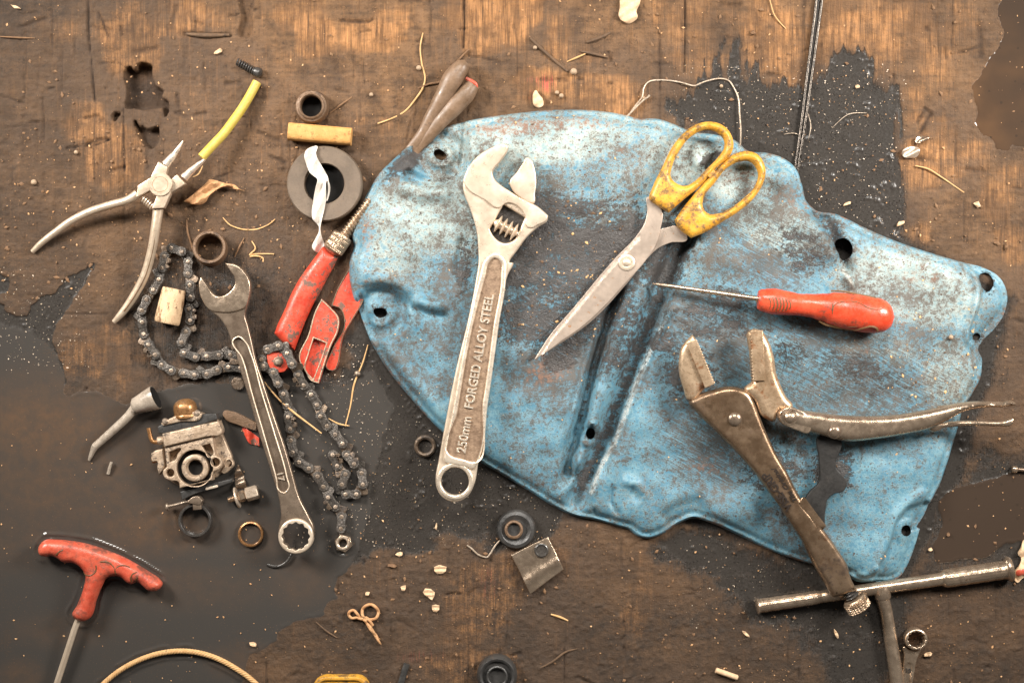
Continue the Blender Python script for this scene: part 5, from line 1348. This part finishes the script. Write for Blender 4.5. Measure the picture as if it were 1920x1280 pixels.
# ---------------------------------------------------------------- rolls, blocks, cork, nozzle
t = thing('tape_roll', 'flat round grey rubber tape roll under a strip of white tape', 'tape roll', (609, 345), 18)
mb = MB(); mb.lathe((609, 345, 1), (0, 0, 1), [(37, 0), (37, 24), (38.5, 26), (68, 27), (70, 25), (70.5, 22), (70.5, 0)], 72, closed=True); mb.build('roll', M['rubber'], t)
mb = MB(); mb.slab(circ(609, 345, 37.4, 48), .5, 7, 0); mb.build('core_shade_disc', M['bore'], t)  # black disc, painted shade inside the core
A = crop(480, 0, 3.2); B = crop(340, 340, 3.2)
strip = spl(A([(300,905),(330,885),(368,877),(360,915),(388,985),(415,1030),(432,1065),(437,1135),(425,1200)]) + B([(884,5),(868,115),(842,235),(832,285),(838,330),(852,382),(820,424),(778,395),(800,340),(822,300),(822,270),(790,230)]) + A([(345,1200),(362,1120),(372,1085),(326,1040),(303,990)]), True, 4)
mb = MB(); mb.slab(strip, 29, 32, 1.0, grid=4, zt=lambda x, y: 4*np.sin((x - 560)*.30 + y*.12) + 5*np.exp(-((y - 342)/10)**2)); mb.tilt(lambda x, y: np.interp(y, [270, 410, 440, 470], [2, 2, -8, -20]))
single('white_tape_strip', 'twisted strip of white tape lying over the grey rubber roll', 'tape', mb, M['tape'], 32)
q = np.array((659 - 541, 256 - 246.0)); q /= np.linalg.norm(q)
mb = MB(); mb.tube([(541, 246.5, 18), (560, 248, 18), (640, 255, 18), (659, 256.5, 18)], [(16.5, 15)]*4, 24, e=.62); single('foam_block', 'short dirty yellow foam stick below the round bushing', 'foam stick', mb, M['block'], 20)
mb = MB(); mb.lathe((326, 541, 21), (-.22, 1, 0), [(20, 0), (21.3, 1), (22.2, 5), (23.5, 35), (24, 60), (23.4, 65), (22, 66.5)], 36); single('cork', 'stained pale wine cork inside the loop of the saw chain', 'cork', mb, M['cork'], 26)
single('plastic_stub', 'tiny clear plastic tube stub standing in the oil below the nozzle', 'tube', MB().tube([(202,888,4),(205,878,7),(209,866,9)], [3.2, 3, 2.6], 10, seg=3), M['nozzle'])
A = crop(140, 690, 3.764)
t = thing('plastic_nozzle', 'grey cloudy plastic nozzle with a flared end left of the carburettor', 'nozzle', (235, 795), 18)
p = [(*A([(575, 205)])[0], 22), (*A([(432, 268)])[0], 20), (*A([(355, 360)])[0], 17), (*A([(135, 555)])[0], 11), (*A([(90, 652)])[0], 6)]
d = np.array(p[1]) - np.array(p[0]); Ld = np.linalg.norm(d); d /= Ld
mb = MB(); mb.lathe(p[0], d, [(20, 1), (23, 0), (23, 3), (22, 10), (19, 24), (16, Ld), (12, Ld + 4), (9, Ld + 6)], 36); mb.build('flared_end', M['nozzle'], t)
mb = MB(); mb.tube([p[1], p[2], p[3]], [8.6, 8.2, 7.0], 20, seg=6); mb.build('spout', M['nozzle'], t)
mb = MB(); mb.tube([p[3], tuple((np.array(p[3]) + np.array(p[4]))/2), p[4]], [6.8, 4.6, 2.4], 16, seg=4); mb.build('spout_tip', M['nozzle'], t)
mb = MB(); mb.lathe(np.array(p[0]) - d*.5, d, [(21.5, -.2), (.1, .3)], 30); mb.build('mouth_shade_disc', M['bore'], t)  # black disc painted as the shaded mouth

# ---------------------------------------------------------------- scraps near the carburettor
A = crop(140, 690, 3.764)
mb = MB(); mb.slab(spl(A([(1045,320),(1060,298),(1100,302),(1290,385,1),(1285,445,1),(1160,402),(1060,352)]), True, 3), 2, 12, 1.5); single('rusty_strip', 'short toothed grey metal strip running under the combination wrench', 'metal strip', mb, M['rust_ring'])
mb = MB(); mb.slab(spl(A([(1180,430),(1300,490,1),(1305,550,1),(1240,535),(1200,480)]), True, 3), 1, 6, 1, grid=3, zt=lambda x, y: 3*np.sin(x*.3)); single('red_scrap', 'dark red plastic scrap beside the wrench shank', 'scrap', mb, M['red_paint'])
mb = MB(); mb.slab(spl(A([(1150,670,1),(1195,770),(1215,850,1),(1140,850,1),(1125,780)]), True, 3), 1, 6, 1, grid=3, zt=lambda x, y: 4*np.sin(y*.25 + x*.1)); single('foil_scrap', 'crumpled grey foil scrap behind the bolt head', 'foil', mb, M['steel_dark'])
mb = MB(); mb.slab(spl(A([(1105,110),(1130,65),(1180,75),(1200,120),(1180,150),(1120,140)]), True, 3), 2, 10, 1.5); single('metal_tab', 'small brown metal tab left of the wrench shank', 'metal tab', mb, M['cutter'])

# ---------------------------------------------------------------- lower middle: bearing, plate, wires, caps
A = crop(480, 930, 3.2)
t = thing('rubber_bearing', 'dark dusty rubber mount with a ring hub above the bent steel plate', 'rubber mount', (966, 986), 12)
c = A([(1560, 200)])[0]
mb = MB(); mb.lathe((c[0], c[1], 0), (0, 0, 1), [(37, 0), (37, 8), (34, 14), (28, 16), (22, 13), (19, 12), (18, 14), (.1, 14)], 44); mb.build('rubber_body', M['black'], t)
c = A([(1547, 198)])[0]
mb = MB(); mb.lathe((c[0], c[1], 10), (0, 0, 1), [(12.5, 0), (12, 9), (14, 11), (17, 10), (17.5, 6), (17.5, 0)], 36, closed=True); mb.build('hub_ring', M['rust_ring'], t)
t = thing('steel_plate', 'grey bent steel plate with a raised boss below the rubber mount', 'steel plate', (1010, 1060), 10)
pl_ = spl(A([(1530,352,1),(1640,295),(1752,243,1),(1800,340),(1846,438,1),(1740,515),(1645,588,1),(1585,460)]), True, 4)
fa = A([(1600, 520), (1800, 395)])
mb = MB(); mb.slab(pl_, 6, 12, 1.6, grid=4, zt=lambda x, y: 4*np.exp(-(((x - fa[0][0])*.53 + (y - fa[0][1])*.85)/9)**2)); mb.build('plate', M['steel'], t)
c = A([(1712, 322)])[0]
mb = MB(); mb.lathe((c[0], c[1], 11), (0, 0, 1), [(14, 0), (13, 5), (11, 6), (9, 4), (.1, 3)], 30); mb.build('boss', M['black_steel'], t)
q = A([(1265,295),(1290,312),(1332,350),(1380,367),(1402,350),(1430,305),(1470,258)])
single('bent_wire', 'thin bent steel wire pointing at the rubber mount', 'wire', MB().tube([(x, y, 4) for x, y in q], 1.6, 8, seg=3), M['wire'])
mb = MB()
mb.tube([(*A([p])[0], 5 + (4 if k % 2 else 0)) for k, p in enumerate([(660,740),(640,715),(638,680),(660,655),(690,650),(720,665),(734,695),(722,728),(695,740),(672,738),(660,752),(690,790),(712,830),(735,865),(748,888)])], [2.9]*13 + [2.3, 1.2], 10, seg=3)
mb.tube([(*A([p])[0], 6 + (3 if k % 2 else 0)) for k, p in enumerate([(700,775),(682,745),(660,728),(632,735),(605,728),(575,730),(556,712),(562,690),(585,684),(605,700),(625,728),(655,745),(665,762),(690,800),(722,835),(742,880)])], [2.7]*14 + [2.2, 1.2], 10, seg=3)
single('twisted_wire_eye', 'brown twisted wire with two loops lying on the muddy wood', 'wire', mb, M['leaf'])
t = thing('yellow_lid', 'yellow rounded plastic lid cut off by the bottom edge', 'lid', (640, 1290), 14)
mb = MB(); mb.slab(rect(640, 1298, 106, 66, 0, 24), 0, 18, 4); mb.build('lid', M['yellow'], t)
mb = MB(); mb.slab(rect(640, 1298, 104, 64, 0, 24), 16, 23, 3, [rect(640, 1298, 88, 48, 0, 18)], 3, bottom=False); mb.build('lid_rim', M['yellow'], t)
t = thing('black_cap', 'round black plastic bottle cap at the bottom edge', 'cap', (932, 1266), 20)
mb = MB(); mb.lathe((932, 1266, 0), (0, 0, 1), [(38, 0), (38, 12), (36, 22), (32, 26), (28, 24), (26, 18), (.1, 17)], 48); mb.build('cap_shell', M['black'], t)
mb = MB(); mb.lathe((932, 1267, 16), (0, 0, 1), [(16, 0), (16, 9), (18, 10), (20, 9), (20, 0)], 36, closed=True); mb.build('cap_ring', M['black'], t)
q = A([(905,1005),(890,1050),(868,1125)])
single('rubber_strip', 'flat black rubber strip sticking up from the bottom edge', 'rubber strip', MB().tube([(x, y, 4) for x, y in q], [(6, 3)]*3, 10, seg=4, e=.6), M['black'])
mb = MB()
base = [(150,1330),(190,1285),(215,1263),(260,1237),(305,1223),(350,1220),(395,1229),(440,1251),(480,1281),(510,1320)]
P = np.array(spl(base, False, 1.5))
T = np.gradient(P, axis=0); T /= np.linalg.norm(T, axis=1, keepdims=True); N_ = np.column_stack([-T[:, 1], T[:, 0]])
for s in range(4):
    ph = np.arange(len(P))*.42 + s*math.pi/2
    mb.tube(np.column_stack([P + N_*(2.6*np.cos(ph))[:, None], 9 + 2.6*np.sin(ph)]), 2.5, 7)
single('braided_cable', 'tan braided cable curving out of the bottom left corner', 'cable', mb, M['straw'], 9)

# ---------------------------------------------------------------- top and right: wires, rod, flakes
q = [(1175,222),(1190,200),(1204,182),(1207,166),(1214,155),(1226,150),(1250,150),(1275,154),(1300,161),(1310,158),(1325,152),(1348,147),(1366,150),(1376,163),(1385,185),(1387,215),(1389,245),(1388,275)]
t = thing('tinned_wire_loop', 'thin pale wire curling out above the scissors from behind the cover', 'wire', (1280, 190), 8)
mb = MB(); mb.tube([(x, y, 5 + 3*math.sin(i*.9)) for i, (x, y) in enumerate(q)], 1.5, 8, seg=3); mb.build('long_end', M['wire'], t)
mb = MB(); mb.tube([(1170, 224, 6), (1187, 207, 7), (1204, 190, 8), (1215, 182, 8), (1218, 179, 8)], [1.7]*4 + [2.3], 8, seg=3); mb.build('short_end', M['wire'], t)
t = thing('dark_rods', 'pair of long thin dark steel rods running up behind the cover', 'rods', (1520, 140), 8)
mb = MB(); mb.tube([(1549,-60,7),(1539,20,7),(1524,130,7),(1510,230,7),(1494,335,6)], 2.7, 12, seg=8); mb.build('rod', M['dark_rod'], t)
mb = MB(); mb.tube([(1537,-60,6),(1529,20,6),(1515,130,6),(1503,230,6),(1489,335,5)], 2.7, 12, seg=8); mb.build('rod', M['dark_rod'], t)
mb = MB(); mb.tube([(1543,-60,3),(1534,20,3),(1519.5,130,3),(1506.5,230,3),(1491,335,3)], 2.8, 10, seg=8); mb.build('rod_gap', M['black_steel'], t)
A = crop(900, 0, 3.692)
def flake(name, label, cat, poly, mat, h=3.5, curl=2.0, z=5, group=None, seg=3):
    P = spl(poly, True, seg)
    a = np.array(P); R = max(1.5, min(np.ptp(a[:, 0]), np.ptp(a[:, 1]))*.35)
    cx, cy = a.mean(0); w = max(np.ptp(a[:, 0]), np.ptp(a[:, 1]))
    mb = MB(); mb.pillow(P, h, h*.55, R, max(2.0, w/14), h*.45, zt=lambda x, y: curl*(((x - cx)/w*2)**2 + .7*np.sin((y - cy)*.35 + (x - cx)*.2)))
    o = mb.build(name, mat, None, kf(z), None, 50)
    return tag(o, label, cat, group)
flake('bark_flake', 'large pale cream flake of bark at the top edge', 'flake', A([(985,-40),(1108,-30),(1105,30),(1082,85),(1090,125),(1065,150),(1020,166),(985,148),(962,125),(966,60)]), M['chip'], 7, 3)
flake('seed_husk', 'pale pointed seed husk just above the edge of the cover', 'husk', A([(385,626),(405,650),(435,690),(436,735),(405,748),(376,735),(364,690),(368,650)]), M['chip'], 7, 2)
A = crop(230, 250, 6.62)
flake('dry_leaf', 'curled dry brown leaf lying right of the round nose pliers', 'leaf', A([(765,850,1),(820,808),(900,740),(960,680),(1040,605),(1062,578),(1140,578),(1200,598),(1300,624),(1400,645),(1450,690),(1522,712,1),(1440,706),(1350,682),(1260,668),(1190,688),(1120,740),(1070,792),(1030,850),(930,890),(860,882)]), M['leaf'], 13, 5, 14)
A = crop(1380, 980, 3.556)
t = thing('paper_scrap', 'torn cream paper scrap with red print at the right edge', 'paper', (1912, 1060), 8)
P = spl(A([(1990,100),(1918,120),(1900,165),(1880,205),(1905,240),(1882,290),(1858,322),(1855,350),(1880,398),(1910,370),(1990,350)]), True, 4)
mb = MB(); mb.slab(P, 6, 9, 1, grid=4, zt=lambda x, y: 5*np.sin(y*.16) + 2*np.sin(x*.3)); mb.build('paper', M['chip'], t)
P = spl(A([(1862,320),(1905,305),(1990,330),(1990,345),(1900,345),(1870,350)]), True, 3)
mb = MB(); mb.slab(P, 9, 10.2, .2, grid=4, zt=lambda x, y: 5*np.sin(y*.16) + 2*np.sin(x*.3)); mb.build('red_print', M['red_handle'], t)
t = thing('small_screw', 'small dark screw lying at the right edge beside the brown water', 'screw', (1912, 880), 6)
mb = MB(); mb.lathe((1896, 879, 8), (1, .05, 0), [(3, 0), (6, 1), (7, 4), (7, 9), (5, 11)], 18); mb.build('screw_head', M['steel'], t)
prof = []
for i in range(14): prof += [(4.4, 11 + i*3), (3.4, 12.5 + i*3)]
mb = MB(); mb.lathe((1896, 879, 8), (1, .05, 0), prof, 16); mb.build('screw_thread', M['steel_dark'], t)
single('small_peg', 'short pale tan peg lying on the wood near the bottom edge', 'peg', MB().lathe((1342, 1256, 6), (1, .35, 0), [(4, 0), (5.4, 1), (5.4, 42), (4, 44)], 18), M['chip'])
A = crop(1400, 0, 3.048)
flake('silver_shard', 'bent silver foil shard right of the black oil patch', 'foil', A([(885,868),(930,840),(985,852),(975,895),(930,905),(895,900)]), M['wire'], 6, 3)
flake('silver_sliver', 'grey folded sliver of foil just above the silver shard', 'foil', A([(960,800),(985,780),(1040,795),(1000,815),(970,825)]), M['steel'], 6, 3)

# ---------------------------------------------------------------- straws, twigs, splinters, chips
def stick(name, label, cat, pts, r, mat, z=3.0, group=None, taper=.6):
    k = len(pts); rr = [r*(1 - (1 - taper)*abs(2*i/(k - 1) - 1)) for i in range(k)]
    return single(name, label, cat, MB().tube([(x, y, z + 1.5*math.sin(i*1.7)) for i, (x, y) in enumerate(pts)], rr, 8, seg=4), mat, z, group)
stick('straw', 'thin tan straw stem curving down left of the brown pliers grips', 'straw', [(793,62),(788,90),(791,120),(797,145),(793,165),(780,185),(760,208),(735,222),(708,232)], 2.0, M['straw'])
stick('twig', 'dark brown twig crossing the straw above the brown pliers grips', 'twig', [(784,166),(805,158),(828,153),(840,138),(858,115),(880,92)], 2.6, M['twig'])
stick('twig', 'short brown twig lying against the round bushing', 'twig', [(618,213),(635,200),(652,188),(660,182)], 2.2, M['twig'])
stick('splinter', 'long dark wood splinter lying left of the pale pebble', 'splinter', [(994,72),(1015,92),(1040,114),(1064,134)], 3.6, M['dark_wood'])
stick('splinter', 'brown wood splinter pointing right below the big bark flake', 'splinter', [(1100,80),(1115,75),(1130,69),(1145,61)], 3.4, M['dark_wood'])
stick('splinter', 'straight flat splinter lying between pebble and bark flake', 'splinter', [(1090,97),(1115,102),(1140,108)], 3.0, M['dark_wood'])
stick('straw', 'tiny orange straw leaning on the dark splinters near the pebble', 'straw', [(1063,116),(1080,109),(1100,100)], 1.8, M['straw'])
stick('straw', 'golden straw right of the black oil patch', 'straw', [(1716,311),(1740,317),(1765,332),(1808,361)], 1.6, M['straw'])
stick('straw', 'thin straw curving down from the top edge right of centre', 'straw', [(1441,-10),(1450,25),(1462,42),(1474,54)], 1.3, M['straw'])
stick('straw', 'thin arched straw between dry leaf and rusty ring', 'straw', [(418,408),(432,422),(455,430),(480,430),(502,422),(516,411)], 1.5, M['straw'])
stick('straw', 'bent zigzag straw right of the rusty ring', 'straw', [(472,452),(479,466),(468,478),(480,476),(514,476)], 1.7, M['straw'])
stick('straw', 'short thick straw below the zigzag straw', 'straw', [(468,481),(482,480),(493,484),(493,491)], 1.9, M['straw'])
stick('straw', 'long straw leaning from the cover edge over the oil', 'straw', [(690,646),(680,680),(664,720),(657,760),(647,800)], 1.7, M['straw'])
stick('straw', 'golden straw poking out under the right side of the wrench shank', 'straw', [(496,716),(520,745),(550,772),(580,795),(603,812)], 2.0, M['straw'], 12)
stick('straw', 'short straw crossing the saw chain end', 'straw', [(616,784),(635,794),(655,798)], 1.5, M['straw'], 8)
stick('twig', 'brown twig left of the rusty ring', 'twig', [(350,412),(352,435),(358,455),(362,470)], 2.2, M['twig'])
stick('twig', 'thin twig right of the rusty ring', 'twig', [(458,446),(448,465),(440,482)], 1.8, M['twig'])
stick('twig', 'thick brown stick with torn end at the top left', 'twig', [(350,64),(385,67),(430,66)], 4.5, M['dark_wood'])
stick('straw', 'slender straw lying along the left top corner', 'straw', [(0,69),(30,71),(65,72)], 1.8, M['twig'])
stick('hair_fibre', 'dark curved fibre between the plier jaws and the screwdriver', 'fibre', [(1464,636),(1472,650),(1474,672),(1466,700)], .9, M['black'], 52)
stick('straw', 'brown crescent stalk at the bottom right of centre', 'twig', [(1012,1252),(1035,1240),(1060,1222),(1082,1216)], 2.4, M['dark_wood'])
stick('twig', 'dark twig on the mud left of the twisted wire', 'twig', [(592,1165),(612,1182),(632,1195)], 1.8, M['dark_wood'])
stick('straw', 'small tan straw right of the steel plate', 'straw', [(1033,1151),(1050,1156),(1065,1163)], 2.4, M['straw'])
stick('straw', 'yellow sliver hanging near the jaw of the round nose pliers', 'straw', [(362,332),(373,326),(380,311)], 1.3, M['straw'], 16)

pebs = [(1075,135,6.5,'round pale pebble beside the long dark splinter'),(1003,90,4,'small cream pebble above the long dark splinter'),(1044,174,4,'cream pebble right of the seed husk'),(1052,180,4.5,'brown pebble right of the seed husk'),
        (1205,184,4,'pale pebble beside the cut wire end'),(1352,162,3.5,'tiny pebble under the top of the wire loop'),(696,178,4,'small pebble on the mud right of the bushing'),(785,128,5,'grey pebble between straw and twig'),
        (64,342,5.5,'shiny dark droplet like bead at the left side'),(143,286,4,'grey bead at the left above the pliers handle'),(1782,632,4.5,'small orange seed on the right of the blue cover'),(670,700,6,'round rivet head lying right of the red lever')]
for x, y, r, lb in pebs:
    rr = np.random.default_rng(int(x))
    mb = MB(); zb = float(cover_z(np.array([x]), np.array([y]))[0]) if 1700 < x < 1800 else 2
    mb.lathe((x, y, zb), (.1, .05, 1), [(r*.6, -1), (r*.95, r*.3), (r, r*.7), (r*.8, r*1.15), (r*.4, r*1.4), (.05, r*1.45)], 14)
    single('pebble', lb, 'pebble', mb, M['pebble'] if 'rivet' not in lb else M['rivet'], zb)

chips_l = [(825,1068,15,9,.2,'largest pale chip on the mud below the wrench'),(806,1112,13,9,.5,'cream folded chip above another chip, lower middle'),(816,1140,9,9,1.2,'tan chip below the cream folded chip'),(756,1102,7,5,-.8,'little cream chip left of the folded chip'),
           (689,1112,6,5,.3,'small tan chip above the twisted wire'),(748,1038,8,5,-.4,'yellowish chip on the edge of the oil, lower middle'),(735,1060,8,4,.1,'brown cylinder chip under the oil edge'),(1832,383,7,6,.6,'square white chip at right above the cover'),
           (408,98,11,4,-.45,'pale chip with a tail near the top left'),(1608,163,4,4,.3,'tiny pale chip right of the dark rods'),(1195,38,1,1,0,None),(915,984,3,8,.2,None),(818,986,2.5,9,.1,'orange sliver in the oil below the wrench ring'),
           (1752,470,5,3,-.2,None),(1868,455,6,3,-.3,'red brown chip at right above the cover corner'),(1886,462,2.5,7,.1,'white sliver at right beside the red brown chip'),(1588,382,9,4,-.4,'silvery chip just above the creased cover edge'),(1690,418,10,4,-.5,'pale torn chip at the cover top right edge'),
           (1412,62,5,5,.3,'brown chip under the thin straw at the top right'),(1036,195,1,1,0,None),(30,14,11,3,.3,'pale sliver in the dark top left corner'),(1744,1030,5,4,.8,'tan seed beside the lower right cover tab'),(1778,1002,3,5,.2,'pale crumb beside the brown water'),(1740,1226,8,4,-.2,'tan crumb right of the small ring wrench'),
           (1398,1188,10,3,.7,'straw coloured crumb near the bottom left of the T bar'),(1568,1188,3,9,-.3,'thin tan sliver below the knurled knob'),(475,1207,8,5,.1,'pale crumb on the edge of the dark oil'),(1890,420,2,6,.1,None)]
for x, y, w, h, a, lb in chips_l:
    if not lb: continue
    rr = np.random.default_rng(int(x*7 + y)); c, s = math.cos(a), math.sin(a); pts = []
    for k in range(7):
        th = 2*math.pi*k/7; q = rr.uniform(.6, 1.2); u, v = w*q*math.cos(th), h*q*math.sin(th); pts.append((x + u*c - v*s, y + u*s + v*c, 1))
    mb = MB(); P = spl(pts, True, 2.0)
    mb.slab(P, 2, 5 + h*.3, min(1.2, h*.3), grid=max(1.6, w/6), zt=lambda X, Y: 1.6*np.sin((X - x)*.5 + a) + 1.0*np.sin((Y - y)*.7))
    single('wood_chip', lb, 'wood chip', mb, M['chip'] if 'brown' not in lb else M['twig'], 4, None, 30)

# ---------------------------------------------------------------- crumbs nobody could count
def crumbs(name, label, spec, mat, seed):
    rr = np.random.default_rng(seed); vs = []; fs = []
    for (x0, y0, x1, y1, cnt, lo, hi, zf) in spec:
        xs = rr.uniform(x0, x1, cnt); ys = rr.uniform(y0, y1, cnt)
        sd = sdist(xs, ys, COVER)
        ok = sd > 6 if zf is None else sd < -14
        xs, ys = xs[ok], ys[ok]
        zs = np.full(len(xs), 2.5) if zf is None else cover_z(xs, ys)
        for x, y, z in zip(xs, ys, zs):
            r = lo + (hi - lo)*rr.random()**2.5
            e = rr.uniform(.5, 1.9); a = rr.uniform(0, 6.28); o = len(vs)
            for k in range(4):
                th = a + math.pi/2*k + rr.uniform(-.3, .3); q = r*(e if k % 2 else 1)
                vs.append((x + q*math.cos(th), y + q*math.sin(th), z + rr.uniform(-.3, .4)*r))
            vs.append((x + rr.uniform(-.3, .3)*r, y + rr.uniform(-.3, .3)*r, z + r*rr.uniform(.7, 1.3)))
            for k in range(4): fs.append((o + k, o + (k + 1) % 4, o + 4))
    mb = MB(); mb.add(vs, fs)
    o = mb.build(name, mat, None, 1.0, (960, 640, 0), 0, False)
    return tag(o, label, None, None, 'stuff')
crumbs('sawdust_crumbs', 'pale crumbs of sawdust scattered over the bench', [(-40,-30,1960,480,460,.5,2.2,None),(-40,240,700,560,230,.5,2.3,None),(600,960,1500,1300,170,.5,2.3,None),(1680,400,1960,1300,130,.5,2.3,None),(1340,1080,1960,1300,120,.6,2.4,None),(0,780,660,1280,130,.6,2.0,None),(600,640,1060,1020,300,.4,1.25,None),(1240,110,1700,470,300,.4,1.25,None)], M['crumb'], 3)
crumbs('dark_grit', 'dark crumbs of dirt scattered over the bench', [(-40,-30,1960,480,700,.9,3.6,None),(-40,240,700,560,420,.9,4.0,None),(600,960,1500,1300,300,.9,3.6,None),(1680,400,1960,1300,200,.9,3.4,None)], M['twig'], 4)
crumbs('tan_crumbs', 'tan crumbs of dirt lying on the blue cover', [(660,210,1890,1090,420,.6,2.2,1),(1650,560,1860,760,50,1,3.6,1),(940,380,1160,620,90,.8,3,1)], M['straw'], 5)
crumbs('cover_grit', 'dark specks of dirt lying on the blue cover', [(660,210,1890,1090,420,.7,2.6,1),(920,360,1180,640,160,.9,3.6,1)], M['dark_wood'], 6)
crumbs('pale_glint_grit', 'pale specks of grit and painted glints on the black tar', [(610,640,1060,1030,1000,.3,1.2,None),(1250,120,1700,470,1150,.3,1.2,None),(540,640,700,1020,260,.35,1.5,None),(0,500,170,700,260,.35,1.3,None),(1280,1000,1560,1180,160,.35,1.3,None)], M['wire'], 9)  # pale grit also stands in for glints on the tar
for i, pts in enumerate([[(1560,240),(1590,215),(1625,212)],[(1512,205),(1520,235),(1516,260)],[(1470,252),(1488,250),(1500,254)]]):
    stick('lint_thread', ['pale thread curling at the top of the black tar', 'thread just right of the dark rods', 'thread left of the lower rods'][i], 'thread', pts, .9, M['wire'], 3)
